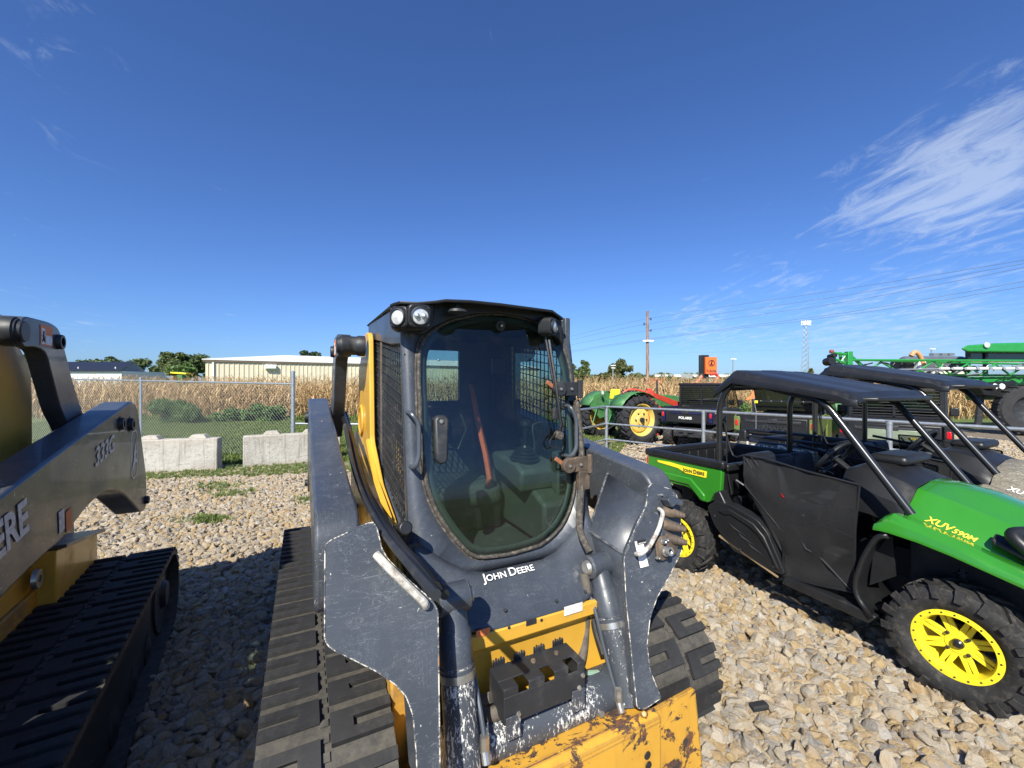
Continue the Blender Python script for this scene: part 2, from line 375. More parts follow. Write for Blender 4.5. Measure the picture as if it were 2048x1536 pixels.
def lettering(name,pieces,mat,parent,o,xd,yd,width,off=.003,bold=.02,slant=0,hs=1,lab=None):
    V,Fc,w=glyphs(pieces,bold); k=width/w; xd=Vector(xd).normalized(); yd=Vector(yd); yd=(yd-xd*yd.dot(xd)).normalized(); n=xd.cross(yd); o=Vector(o)+n*off
    m=MB(); m.add([o+xd*(v[0]*k+slant*v[1]*k)+yd*v[1]*k*hs for v in V],Fc)
    ob=part(name,m,mat,parent,fix=False)
    if lab: ob['label']=lab
    return ob
def flat(name,poly,mat,parent,o,xd,yd,off=.003,th=.001):
    xd=Vector(xd).normalized(); yd=Vector(yd); yd=(yd-xd*yd.dot(xd)).normalized(); n=xd.cross(yd); o=Vector(o)+n*off
    m=MB(); m.plate([o+xd*p[0]+yd*p[1] for p in poly],n*th); return part(name,m,mat,parent)
# ------------------------------------------------------------------ scattering (for what nobody could count)
def scatter(name,label,pts,rot,scl,idx,variants,cat=None):
    me=bpy.data.meshes.new(name); n=len(pts); me.vertices.add(n); me.vertices.foreach_set('co',np.asarray(pts,dtype=np.float32).ravel())
    a=me.attributes.new('rot','FLOAT_VECTOR','POINT'); a.data.foreach_set('vector',np.asarray(rot,dtype=np.float32).ravel())
    a=me.attributes.new('scl','FLOAT_VECTOR','POINT'); a.data.foreach_set('vector',np.asarray(scl,dtype=np.float32).ravel())
    a=me.attributes.new('vi','INT','POINT'); a.data.foreach_set('value',np.asarray(idx,dtype=np.int32))
    o=bpy.data.objects.new(name,me); COL.objects.link(o); tag(o,label,cat,None,'stuff')
    c=bpy.data.collections.new(name+'_forms')
    for i,v in enumerate(variants):
        q=bpy.data.objects.new('%s_%02d'%(name,i),v); c.objects.link(q)
    ng=bpy.data.node_groups.new(name,'GeometryNodeTree'); ng.interface.new_socket('Geometry',in_out='INPUT',socket_type='NodeSocketGeometry'); ng.interface.new_socket('Geometry',in_out='OUTPUT',socket_type='NodeSocketGeometry')
    N=ng.nodes;L=ng.links; gi=N.new('NodeGroupInput'); go=N.new('NodeGroupOutput'); ip=N.new('GeometryNodeInstanceOnPoints'); ci=N.new('GeometryNodeCollectionInfo')
    ci.inputs[0].default_value=c; ci.inputs['Separate Children'].default_value=True; ci.inputs['Reset Children'].default_value=True
    def at(nm,ty):
        q=N.new('GeometryNodeInputNamedAttribute'); q.data_type=ty; q.inputs[0].default_value=nm; return q.outputs[0]
    mp=N.new('GeometryNodeMeshToPoints'); L.new(gi.outputs[0],mp.inputs[0])
    L.new(mp.outputs[0],ip.inputs['Points']); L.new(ci.outputs[0],ip.inputs['Instance']); ip.inputs['Pick Instance'].default_value=True
    L.new(at('vi','INT'),ip.inputs['Instance Index']); e=N.new('FunctionNodeEulerToRotation'); L.new(at('rot','FLOAT_VECTOR'),e.inputs[0]); L.new(e.outputs[0],ip.inputs['Rotation'])
    L.new(at('scl','FLOAT_VECTOR'),ip.inputs['Scale']); L.new(ip.outputs[0],go.inputs[0])
    md=o.modifiers.new('scatter','NODES'); md.node_group=ng
    return o
# ================================================================== SETTING
rng=np.random.default_rng(7); random.seed(7)
def ground_mats():
    n=NT('grass_ground'); c=n.mix(n.ramp(n.noise(.35,6,.65),.35,.7),(.08,.14,.028),(.15,.17,.045)); c=n.mix(n.ramp(n.noise(6,6,.7),.45,.75),c,(.15,.16,.06)); n.col(c); n.rgh(.9); n.bump(n.noise(14,8,.75),.05,.8); g=n.m
    n=NT('gravel_bed'); v=n.voro(26,out=1); c=n.cr(n.voro(26,out=0),[(0,(.30,.25,.18)),(.5,(.20,.165,.12)),(1,(.05,.042,.035))]); n.col(n.mix(n.ramp(n.noise(3,6),.4,.7),c,(.20,.165,.12))); n.rgh(.95); n.bump(n.voro(26,out=0),.03,1); b=n.m
    n=NT('weedy_dirt'); c=n.mix(n.ramp(n.noise(1.6,7,.7),.42,.6),(.27,.22,.15),(.10,.13,.04)); c=n.mix(n.ramp(n.noise(22,6,.7),.5,.7),c,(.36,.31,.24)); n.col(c); n.rgh(.95); n.bump(n.noise(30,8,.75),.03,.9); d=n.m
    return g,b,d
GM,BM_,DM=ground_mats()
g=MB(); g.add([(-1500,-300,0),(1500,-300,0),(1500,2500,0),(-1500,2500,0)],[(0,1,2,3)]); tag(part('ground',g,GM),kind='structure')
# gravel yard: a sheet of small stones with bigger stones scattered on it
YARD=[(-14,-4),(-14,7.6),(-9,7.9),(-5,8.6),(-2,9.2),(2,9.4),(4,14),(9,16),(30,18),(30,-4)]
g=MB(); g.add([(x,y,.004) for x,y in YARD],[tuple(range(len(YARD)))]); tag(part('gravel_yard',g,BM_),kind='structure')
STRIP=[(-14,7.6),(-9,7.9),(-5,8.6),(-2,9.2),(2,9.4),(4,14),(3,14.2),(0,10.4),(-4,9.9),(-9,9.3),(-14,9.1)]
g=MB(); g.add([(x,y,.008) for x,y in STRIP],[tuple(range(len(STRIP)))]); tag(part('weedy_strip',g,DM),kind='structure')
def stone_mat():
    n=NT('stone'); oi=n.N.new('ShaderNodeObjectInfo'); r=oi.outputs['Random']
    c=n.cr(r,[(0,(.48,.41,.31)),(.16,(.60,.52,.40)),(.30,(.38,.34,.29)),(.42,(.66,.58,.46)),(.52,(.58,.44,.24)),(.62,(.50,.35,.19)),(.70,(.64,.53,.38)),(.80,(.30,.28,.26)),(.9,(.70,.64,.54)),(1,(.54,.40,.25))])
    ad=n.N.new('ShaderNodeVectorMath'); ad.operation='ADD'; cb=n.N.new('ShaderNodeCombineXYZ'); n.L.new(n.math('MULTIPLY',r,37),cb.inputs[0]); n.L.new(n.obj(),ad.inputs[0]); n.L.new(cb.outputs[0],ad.inputs[1])
    f=n.noise(1.6,6,.65,.5,vec=ad.outputs[0]); c=n.mix(n.ramp(f,.46,.66,0,.75),c,(.52,.35,.16)); f2=n.noise(2.5,6,.65,.8,vec=ad.outputs[0]); c=n.mix(n.ramp(f2,.54,.74,0,.45),c,(.68,.62,.52))
    c=n.mix(n.ramp(n.noise(5,7,.75,vec=ad.outputs[0]),.56,.74,0,.55),c,(.14,.12,.10)); n.col(c); n.rgh(.85); n.bump(n.noise(4,8,.75,vec=ad.outputs[0]),.16,.7); n.p.inputs['Specular IOR Level'].default_value=.3
    return n.m
SM=stone_mat()
def stone_mesh(i,sub=2):
    bm=bmesh.new(); bmesh.ops.create_icosphere(bm,subdivisions=sub,radius=.5); rr=random.Random(i*13+5)
    pl=[]
    for k in range(11):
        v=Vector((rr.gauss(0,1),rr.gauss(0,1),rr.gauss(0,.8))).normalized(); pl.append((v,rr.uniform(.24,.44)))
    for v in bm.verts:
        for nrm,d in pl:
            e=v.co.dot(nrm)-d
            if e>0: v.co-=nrm*e
        v.co+=Vector((rr.gauss(0,.012),rr.gauss(0,.012),rr.gauss(0,.012)))
    me=bpy.data.meshes.new('stone'); bm.to_mesh(me); bm.free(); me.polygons.foreach_set('use_smooth',[True]*len(me.polygons)); me.set_sharp_from_angle(angle=R(28)); me.materials.append(SM); return me
STONES=[stone_mesh(i) for i in range(14)]
def inyard(x,y): # frustum-limited yard
    return (np.abs(x)<1.30*y+1.2)&(y>.55)
def scatter_stones():
    P=[];S=[]
    def lay(n,x0,x1,y0,y1,s0,s1,zf):
        x=rng.uniform(x0,x1,n); y=rng.uniform(y0,y1,n); k=inyard(x,y)
        lim=np.interp(x,[-14,-9,-5,-2,2,4,9,30],[7.7,8.0,8.7,9.2,9.6,14,16,18]); k&=y<lim+rng.normal(0,.25,n)
        x=x[k];y=y[k]; s=rng.uniform(s0,s1,len(x)); P.append(np.stack([x,y,s*zf],1)); S.append(s)
    lay(30000,-4.5,5.5,.5,4.2,.045,.095,.18); lay(34000,-4.5,5.5,.5,4.2,.022,.045,.10); lay(9000,-4.5,5.5,.5,4.2,.05,.105,.40)
    lay(44000,-11,7.5,4.2,9.6,.05,.095,.22); lay(26000,-11,7.5,4.2,9.6,.03,.06,.15)
    lay(26000,1,16,7.5,16,.05,.09,.2)
    p=np.concatenate(P); s=np.concatenate(S)
    for fr,xo in ((FL,1.03),(FM,1.08)):
        dx=p[:,0]-fr.o[0]; dy=p[:,1]-fr.o[1]; lx=fr.c*dx+fr.s*dy; ly=-fr.s*dx+fr.c*dy; k=~((np.abs(lx)<xo)&(np.abs(lx)>.58)&(ly>-.32)&(ly<2.0)); p=p[k]; s=s[k]
    n=len(p)
    rot=np.stack([rng.normal(0,.5,n),rng.normal(0,.5,n),rng.uniform(0,6.28,n)],1)
    sc=np.stack([s*rng.uniform(1.0,1.45,n),s*rng.uniform(.75,1.05,n),s*rng.uniform(.5,.85,n)],1)
    scatter('gravel','cream, tan and grey crushed stones covering the yard',p,rot,sc,rng.integers(0,len(STONES),n),STONES,'gravel')
scatter_stones()
# grass and weeds
def leafmat(name,c1,c2,trans=.25):
    n=NT(name); oi=n.N.new('ShaderNodeObjectInfo'); g=n.N.new('ShaderNodeNewGeometry')
    f=n.math('ADD',n.math('MULTIPLY',oi.outputs['Random'],.5),n.math('MULTIPLY',g.outputs['Random Per Island'],.5)); c=n.mix(f,c1,c2); n.col(c); n.rgh(.65)
    tl=n.N.new('ShaderNodeBsdfTranslucent'); n.L.new(c,tl.inputs[0]); mx=n.N.new('ShaderNodeMixShader'); mx.inputs[0].default_value=trans; n.L.new(n.p.outputs[0],mx.inputs[1]); n.L.new(tl.outputs[0],mx.inputs[2]); n.L.new(mx.outputs[0],n.out.inputs[0]); return n.m
GRM=leafmat('grass_blades',(.08,.15,.025),(.20,.24,.065))
def tuft(i,nb=14,h=1,w=.05,spread=.5):
    rr=random.Random(i+100); m=MB()
    for k in range(nb):
        a=rr.uniform(0,6.28); b=Vector((rr.gauss(0,spread*.4),rr.gauss(0,spread*.4),0)); d=Vector((math.cos(a),math.sin(a),0)); l=h*rr.uniform(.5,1); s=d.cross(Vector((0,0,1)))*w*rr.uniform(.7,1.2)
        lean=rr.uniform(.15,.7); p1=b+Vector((0,0,l*.55))+d*lean*l*.25; p2=b+Vector((0,0,l*.9))+d*lean*l*.8
        m.add([b-s,b+s,p1+s*.8,p1-s*.8,p2],[(0,1,2,3),(3,2,4)])
    return m.mesh('tuft',GRM,fix=False)
TUFTS=[tuft(i) for i in range(6)]
def scatter_grass():
    n=60000; x=rng.uniform(-22,9,n); y=rng.uniform(9.2,22.5,n)
    k=(np.abs(x)<1.27*y)&(y>np.interp(x,[-14,-9,-4,0,3,4,9],[9.0,9.2,9.8,10.3,13.5,14.5,17])); x=x[k];y=y[k]; n=len(x); s=rng.uniform(.07,.17,n)*(1+.9*(y>20.3))
    scatter('grass','mown green grass between the fence and the corn',np.stack([x,y,0*x],1),np.stack([0*x,0*x,rng.uniform(0,6.28,n)],1),np.stack([s*1.2,s*1.2,s],1),rng.integers(0,6,n),TUFTS,'grass')
    n=5200; x=rng.uniform(-12,5,n); y0=np.interp(x,[-14,-9,-5,-2,2,4,9],[7.6,7.9,8.6,9.2,9.6,14,16]); y=y0+np.abs(rng.normal(0,.55,n))-.35; s=rng.uniform(.03,.09,n)
    cl=[(-4.1,5.55,.2,110),(-4.7,6.9,.35,60),(-5.3,7.4,.4,70),(3.2,7.2,.7,200),(2.5,8.0,.6,200),(4.4,6.8,.4,90),(-3.2,6.5,.2,30)]
    for cx,cy,r,m in cl:
        x=np.concatenate([x,rng.normal(cx,r*.6,m)]); y=np.concatenate([y,rng.normal(cy,r*.4,m)]); s=np.concatenate([s,rng.uniform(.04,.10,m)])
    n=len(x)
    scatter('weeds','low green weeds growing through the gravel edge',np.stack([x,y,0*x+.02],1),np.stack([0*x,0*x,rng.uniform(0,6.28,n)],1),np.stack([s*1.3,s*1.3,s],1),rng.integers(0,6,n),TUFTS,'weeds')
scatter_grass()
# corn
CM=leafmat('dry_corn',(.36,.23,.10),(.66,.48,.25),.2); 
CMD=leafmat('corn_lower',(.20,.14,.06),(.42,.30,.13),.2)
def corn(i):
    rr=random.Random(i+40); m=MB(); H=rr.uniform(2.1,2.45)
    m.tube([(0,0,0),(rr.gauss(0,.02),rr.gauss(0,.02),H*.5),(rr.gauss(0,.05),rr.gauss(0,.05),H*.95)],[.014,.012,.006],4)
    def leaf(b,a,L,w,droop):
        d=Vector((math.cos(a),math.sin(a),0)); s=d.cross(Vector((0,0,1))); pts=[]
        for k in range(5):
            t=k/4; up=.45*t*L-droop*L*t*t; out=L*(.25*t+.35*t*(1-t*.3)); tw=rr.uniform(-.5,.5)
            c=b+d*out+Vector((0,0,up)); ww=w*(1-t)**.6*(.5 if k==0 else 1)
            ss=(s+Vector((0,0,tw))).normalized()*ww; pts.append((c-ss,c+ss))
        vs=[p for q in pts for p in q]; m.add(vs,[(2*k,2*k+1,2*k+3,2*k+2) for k in range(4)])
    for k in range(15):
        z=H*(.12+.78*k/15)+rr.uniform(-.05,.05); leaf(Vector((0,0,z)),rr.uniform(0,6.28),rr.uniform(.45,.85),rr.uniform(.022,.045),rr.uniform(.5,1.25))
    if rr.random()<.9:
        a=rr.uniform(0,6.28); z=H*.45; b=Vector((0,0,z)); e=b+Vector((math.cos(a)*.09,math.sin(a)*.09,.05)); f=e+Vector((math.cos(a)*.07,math.sin(a)*.07,-.2)); m.tube([b,e,f],[.02,.035,.012],5)
    for k in range(6):
        a=rr.uniform(0,6.28); t=Vector((0,0,H*.93)); m.tube([t,t+Vector((math.cos(a)*.05,math.sin(a)*.05,.14)),t+Vector((math.cos(a)*.15,math.sin(a)*.15,.20))],[.005,.004,.002],3)
    return m.mesh('corn',CM,fix=False)
CORN=[corn(i) for i in range(7)]
def field():
    P=[]
    for r in range(16):
        y0=21.6+r*.8+(r>8)*(r-8)*3; x=np.arange(-34-r*2,60+r*2,.18 if r<6 else .26); x=x+rng.normal(0,.05,len(x)); y=y0+rng.normal(0,.07,len(x))+.0*x
        k=np.abs(x)<1.3*y; P.append(np.stack([x[k],y[k],0*x[k]],1))
    p=np.concatenate(P); n=len(p); s=rng.uniform(.88,1.03,n)
    p[:,2]=np.where(p[:,1]>30,-.15,0)
    scatter('corn_field','dry tan corn field standing beyond the grass',p,np.stack([rng.normal(0,.06,n),rng.normal(0,.06,n),rng.uniform(0,6.28,n)],1),np.stack([s,s,s],1),rng.integers(0,7,n),CORN,'corn')
field()
# leafy crowns ------------------------------------------------------
def crown_mesh(name,mat,blobs,n,size,seed=0,flat=.8):
    r=np.random.default_rng(seed); B=np.array([b[:3] for b in blobs],float); Rr=np.array([b[3] for b in blobs],float); w=Rr**2/np.sum(Rr**2)
    k=r.choice(len(blobs),n,p=w); d=r.normal(size=(n,3)); d/=np.linalg.norm(d,axis=1)[:,None]; rad=Rr[k]*(r.uniform(.25,1.0,n)**.45)*(1+.13*r.normal(size=n)); 
    c=B[k]+d*rad[:,None]*np.array([1,1,flat]); 
    a=r.normal(size=(n,3))+d*.4; a/=np.linalg.norm(a,axis=1)[:,None]; b=np.cross(a,r.normal(size=(n,3))); b/=np.linalg.norm(b,axis=1)[:,None]; e=np.cross(a,b); s=size*r.uniform(.5,1.2,n)[:,None]
    v=np.stack([c-b*s,c+e*s*.6,c+b*s,c-e*s*.6],1).reshape(-1,3); f=np.arange(n*4).reshape(-1,4)
    me=bpy.data.meshes.new(name); me.vertices.add(n*4); me.vertices.foreach_set('co',v.astype(np.float32).ravel()); me.loops.add(n*4); me.loops.foreach_set('vertex_index',f.ravel().astype(np.int32)); me.polygons.add(n); me.polygons.foreach_set('loop_start',(np.arange(n)*4).astype(np.int32))
    me.update(calc_edges=True); me.validate(); me.materials.append(mat); return me
TL=[leafmat('leaves_a',(.06,.10,.03),(.16,.20,.07)),leafmat('leaves_b',(.08,.10,.03),(.16,.17,.06)),leafmat('leaves_c',(.02,.045,.015),(.055,.085,.03)),leafmat('bush_leaves',(.07,.14,.03),(.16,.25,.07))]
BARK=pm('bark',(.09,.07,.05),.9,0,.3,3,bump=(12,.03))
def blobs_for(w,h,z0,seed,n=14,dep=.8):
    r=random.Random(seed); out=[]
    for i in range(n):
        a=r.uniform(0,6.28); q=r.uniform(.1,1)**.6; zz=r.uniform(0,1); ww=w*.5*math.sqrt(max(.12,1-(zz*1.05-.35)**2*1.3)); rr=min(w,h)*r.uniform(.13,.24)
        out.append((math.cos(a)*q*(ww-rr),math.sin(a)*q*(ww-rr)*dep,z0+rr*.6+(h-rr*1.6)*zz,rr))
    return out
def tree(px,ytop,yb,w_px,dist,label,mat,seed,group=None,n=5200,trunk=True,size=None,name='tree',nb=14):
    cx=(px-1024)/825*dist; top=1.86+(768-ytop)/825*dist; w=w_px/825*dist; z0=max(.3,1.86+(768-yb)/825*dist)
    t=root(name,label,'tree',(cx,dist,0),0,group); h=top-z0; bl=blobs_for(w,h,z0,seed,nb)
    o=bpy.data.objects.new('crown',crown_mesh('crown',mat,bl,n,size or dist*.0042,seed)); COL.objects.link(o); o.parent=t
    if trunk:
        m=MB(); m.tube([(0,0,-.1),(.1,0,z0+h*.3),(0,0,z0+h*.7)],[w*.04,w*.03,.05],8)
        r=random.Random(seed)
        for b in r.sample(bl,min(6,len(bl))): m.tube([(0.05,0,z0+h*.15*r.uniform(.5,1.5)),((b[0])*.5,b[1]*.5,(z0+b[2])*.52),(b[0],b[1],b[2])],[w*.02,w*.012,.03],6)
        part('trunk',m,BARK,t)
    return t
tree(347,700,760,82,95,'wide green tree, left half of the pair left of the tan metal building',TL[0],1)
tree(392,697,760,90,97,'tallest rounded green tree directly left of the tan metal building corner',TL[0],2)
tree(372,724,762,70,84,'low brighter bushy tree in front of the big pair of trees',TL[3],3,n=3500)
tree(618,700,745,82,110,'dark rounded tree rising behind the tan metal building roof',TL[2],4)
tree(652,712,745,30,112,'small grey-green tree at the right of the dark tree behind the roof',TL[0],5,n=1500)
tree(64,700,765,52,60,'dark evergreen tree seen under the left loader link',TL[2],6)
tree(86,716,765,30,66,'lighter tree beside the dark evergreen at the left',TL[1],7,n=2500)
tree(1143,728,768,36,95,'small dark tree just right of the loader cab',TL[0],8,n=3000)
tree(1168,720,768,34,92,'upright rounded green tree near the loader cab',TL[0],9,n=4200,nb=18)
tree(1237,714,768,62,90,'spreading olive tree left of the wooden utility pole, gaps in its crown',TL[1],10,n=4200,nb=11)
tree(1207,745,768,30,96,'low olive shrub tree at the foot of the spreading tree',TL[1],11,n=1500)
tree(1575,739,768,34,120,'low distant tree above the black roof of the green vehicle',TL[1],12,n=2000)
tree(1621,737,768,12,120,'small distant tree at the foot of the lattice tower',TL[1],13,n=600)
tree(700,722,750,40,118,'distant green treetop behind the tan roof near the loader arm',TL[0],21,n=1500)
t=root('tree_line','low line of distant trees behind the dark-roofed house','trees',(-110,130,0)); t['kind']='stuff'
bpy.data.objects.remove(t)
bl=[]; rr=random.Random(5)
for i in range(70):
    px=rr.uniform(130,310); d=130; bl.append(((px-1024)/825*d,d+rr.uniform(-4,4),1.86+(768-rr.uniform(724,760))/825*d,rr.uniform(1,1.9)))
for i in range(120):
    px=rr.uniform(1130,1480); d=150; bl.append(((px-1024)/825*d,d,1.86+(768-rr.uniform(752,768))/825*d,rr.uniform(1,1.8)))
o=bpy.data.objects.new('distant_trees',crown_mesh('distant_trees',TL[0],bl,16000,.55,3)); COL.objects.link(o); tag(o,'low line of distant trees along the horizon behind the corn','trees',None,'stuff')
# bushes in front of the corn
def bush(px0,px1,yt,yb,dist,label,seed,n=3500):
    cx=((px0+px1)/2-1024)/825*dist; w=(px1-px0)/825*dist; h=1.86+(768-yt)/825*dist; t=root('bush',label,'bush',(cx,dist,0)); r=random.Random(seed)
    bl=[(r.uniform(-.5,.5)*w*.8,r.uniform(-.5,.4),r.uniform(.15,.75)*h,r.uniform(.25,.42)*h) for i in range(9)]
    o=bpy.data.objects.new('foliage',crown_mesh('foliage',TL[3],bl,n,.07,seed)); COL.objects.link(o); o.parent=t
    m=MB()
    for b in bl[:5]: m.tube([(0,0,0),(b[0]*.6,b[1]*.6,b[2]*.5),(b[0],b[1],b[2])],[.02,.015,.006],5)
    part('stem',m,BARK,t)
bush(312,430,795,845,19.2,'largest green bush in front of the corn behind the chain-link fence',1,5200)
bush(440,500,812,840,19.8,'middle low green bush at the corn edge behind the chain-link fence',2,2500)
bush(500,575,806,838,20.2,'right-hand low green bush at the corn edge by the tall fence post',3,2500)
bush(1160,1215,812,842,19.8,'green weeds bush at the corn foot right of the loader',4,2600)
bush(1430,1500,800,830,19,'green leafy bush behind the dark vehicles beyond the pipe fence',5,2600)
# ------------------------------------------------------------------ buildings
def tan_building():
    A=Vector((-44.6,60,0)); B=Vector((6,93,0)); t=root('metal_building','long tan metal building with white low-pitched roof behind the corn','building')
    d=(B-A).normalized(); nrm=Vector((d.y,-d.x,0)); Ln=(B-A).length; H=5.25
    back=nrm*-22
    cl=pm('tan_siding',(.66,.59,.44),.55,0,.06,.5); 
    m=MB(); m.plate([A,B,B+Vector((0,0,H)),A+Vector((0,0,H))],back); part('wall',m,cl,t)
    rib=MB(); rib.box((0,0,H/2),(.09,.08,H)); me=rib.mesh('rib',cl)
    n=int(Ln/.62)
    a=math.atan2(d.y,d.x)
    for i in range(min(n,110)):
        p=A+d*(.3+i*.62)+nrm*.04; inst(me,'siding_rib',t,Matrix.Translation(p)@Matrix.Rotation(a,4,'Z'))
    tr=pm('brown_trim',(.17,.12,.08),.5); wh=pm('white_roof',(.74,.74,.72),.5,0,.06,.2)
    m=MB(); m.plate([A+nrm*.12+Vector((0,0,H-.12))-d*.3,B+nrm*.12+Vector((0,0,H-.12)),B+nrm*.12+Vector((0,0,H+.12)),A+nrm*.12+Vector((0,0,H+.12))-d*.3],nrm*.12); part('eave_trim',m,tr,t)
    m=MB(); R0=A+back*.5+d*11+Vector((0,0,H+1.75)); R1=B+back*.5+Vector((0,0,H+1.75)); Z=Vector((0,0,H+.14))
    m.plate([A+nrm*.3+Z-d*.4,B+nrm*.3+Z,R1,R0],(0,0,.12)); m.plate([A+back-nrm*.3+Z,B+back-nrm*.3+Z,R1,R0],(0,0,.12)); m.plate([A+nrm*.3+Z-d*.4,R0,A+back-nrm*.3+Z],(0,0,.12)); part('roof',m,wh,t)
    for k,(u,w) in enumerate([(.9,.22),(19,.16),(30,.16)]):
        m=MB(); m.box((0,0,H/2-.1),(w,.16,H-.2)); q=part('downspout',m,tr if k else M['white'],t); q.matrix_local=Matrix.Translation(A+d*u+nrm*.16)@Matrix.Rotation(a,4,'Z')
    m=MB(); m.box((0,0,0),(1.6,.5,.7)); m.box((0,-.1,-.05),(1.4,.5,.4)); q=part('wall_light',m,M['white'],t,.05); q.matrix_local=Matrix.Translation(A+d*8.2+nrm*.35+Vector((0,0,H-.75)))@Matrix.Rotation(a,4,'Z')
    for u in (34,37,40):
        m=MB(); m.cyl((0,0,0),(0,0,.9),.25,n=10); m.cyl((0,0,.9),(0,0,1.1),.4,.3,n=10); q=part('roof_vent',m,M['galv'],t); q.location=A+d*u+back*.4+Vector((0,0,H+.9))
tan_building()
def house():
    t=root('dark_roof_house','low white building with dark metal roof behind the corn at left','building'); z=lambda y,d:1.86+(768-y)/825*d
    X=lambda px,d:(px-1024)/825*d
    d=78; x0=X(60,d); x1=X(243,d); x2=X(300,86); rm=pm('dark_metal_roof',(.018,.022,.035),.35,.1,.1); wm=M['white']
    zt=z(723,d); ze=z(742,d); zw=0
    m=MB(); m.plate([(x0,d,0),(x1,d,0),(x1,d,ze),(x0,d,ze)],(0,10,0)); part('wall',m,wm,t)
    gm=pm('grey_gable',(.22,.24,.27),.6)
    m=MB(); m.plate([(x1,d,0),(x2,d+7,0),(x2,d+7,ze),((x1+x2)/2,d+3.5,zt),(x1,d,ze)],(-.3,.4,0)); part('gable',m,gm,t)
    m=MB(); e=.5; m.plate([(x0,d-e,ze-.1),(x1+.2,d-e,ze-.1),((x1+x2)/2,d+3.5,zt),(x0-2,d+3.5,zt)],(0,.1,.14)); part('roof',m,rm,t)
    for px in (120,150,225):
        m=MB(); m.cyl((X(px,d),d+.6,ze+.1),(X(px,d),d+.6,ze+.8),.1,n=8); part('roof_vent_pipe',m,M['white'],t)
house()
m=MB(); t=root('hopper','yellow hopper lid on dark bin standing in the corn','machine',((362-1024)/825*33,33,0))
m.box((0,0,2.72),(1.25,.6,.12),Matrix.Rotation(R(4),3,'Y')); part('lid',m,M['jdyellow'],t,.02); m=MB(); m.box((.05,0,1.4),(.4,.4,2.5)); part('bin',m,M['green_old'],t,.02)
def far_store():
    t=root('distant_store','long low white building far away beyond the corn','building'); X=lambda px,d:(px-1024)/825*d; d=150; z=lambda y:1.86+(768-y)/825*d
    m=MB(); m.b2((X(1310,d),d,0),(X(1500,d),d+15,z(754))); part('wall',m,pm('blue_grey_glass_wall',(.20,.27,.33),.3),t)
    m=MB(); m.b2((X(1308,d),d-1,z(754)),(X(1502,d),d+16,z(749.5))); part('roof',m,M['white'],t)
    d=110; z=lambda y:1.86+(768-y)/825*d
    t=root('billboard_back','grey rear side of a road sign left of the orange sign','sign',(X(1374,d),d,0)); m=MB(); m.b2((-1.45,0,z(757)),(1.45,.2,z(748))); part('panel',m,pm('sign_grey',(.25,.28,.29),.6),t)
    m=MB(); m.cyl((-.9,.3,0),(-.9,.3,z(750)),.12); m.cyl((.9,.3,0),(.9,.3,z(750)),.12); part('post',m,M['galv'],t)
far_store()
# ------------------------------------------------------------------ orange dealer sign
def dealer_sign():
    d=46.; X=lambda px:(px-1024)/825*d; z=lambda y:1.86+(768-y)/825*d
    t=root('dealer_sign','black pylon sign with orange Kubota panel beyond the corn','sign',(X(1413),d,0)); x=lambda px:X(px)-X(1413)
    m=MB(); m.b2((x(1401),0,0),(x(1418),.5,z(710))); part('pylon',m,M['black'],t,.03)
    m=MB(); m.b2((x(1408.5),-.35,z(748)),(x(1431),-.02,z(714.5))); p=part('panel',m,M['orange'],t,.02)
    cx=x(1420); cz=z(726.5); m=MB(); m.lathe([(.36,0),(.36,.03),(.29,.03),(.29,0)],(cx,-.36,cz),(0,-1,0),24,True); part('emblem_ring',m,M['blackmetal'],p)
    k=.011; 
    m=MB(); m.plate([(cx-.16,-.36,cz-.22),(cx-.02,-.36,cz+.24),(cx+.16,-.36,cz+.2),(cx+.03,-.36,cz+.02),(cx+.17,-.36,cz-.22)],(0,-.02,0)); part('emblem',m,M['blackmetal'],p)
    lettering('lettering',[('Kubota',1)],M['printblack'],p,(x(1410),-.35,z(744.5)),(1,0,0),(0,0,1),x(1429.5)-x(1410),.012,.03,hs=1.25)
dealer_sign()
# ------------------------------------------------------------------ utility poles, wires, tower
def pole(px,yt,yb,d,label,r=.15,mat=None,arms=(),h0=0,name='utility_pole'):
    X=(px-1024)/825*d; zt=1.86+(768-yt)/825*d; t=root(name,label,'pole',(X,d,0)); m=MB(); m.tube([(0,0,0),(0,0,zt)],[r,r*.72],10); part('pole_shaft',m,mat or WOOD,t)
    for (y,w,cm) in arms:
        z=1.86+(768-y)/825*d; m=MB(); m.box((0,-r-.05,z),(w,.12,.14)); part('crossarm',m,cm,t)
        for s in (-.45,0,.45):
            m=MB(); m.cyl((s*w,-r-.05,z+.07),(s*w,-r-.05,z+.25),.04,n=6); part('insulator',m,M['galv'],t)
    return t
n=NT('pole_wood'); c=n.mix(n.ramp(n.noise(3,6,.7,sc3=(6,6,.5)),.4,.62),(.19,.10,.07),(.36,.27,.22)); n.col(c); n.rgh(.85); WOOD=n.m
PD=38.
tp=pole(1295,622,800,PD,'tall wooden utility pole with insulators behind the red boom',.16,arms=[(682,1.0,M['white'])])
for y,s in ((638,1),(648,-1),(661,1)):
    z=1.86+(768-y)/825*PD; m=MB(); m.cyl((s*.15,0,z),(s*.32,0,z),.03,n=6); m.cyl((s*.32,0,z-.12),(s*.32,0,z+.12),.05,n=8); part('insulator',m,M['dark'],tp)
pole(1226,730,768,85,'pale thin power pole in front of the spreading olive tree',.13,M['galv'],[(731,1.0,M['white']),(736,.8,M['white'])])
pole(1466,717,760,75,'short power pole with crossarm right of the orange sign',.14,M['galv'],[(718,1.0,M['white'])])
pole(1863,696,760,80,'short power pole above the sprayer tank',.16,M['galv'],[(698,1.1,M['white'])])
pole(1525,745,768,60,'short dark post',.06,M['dark']) if False else None
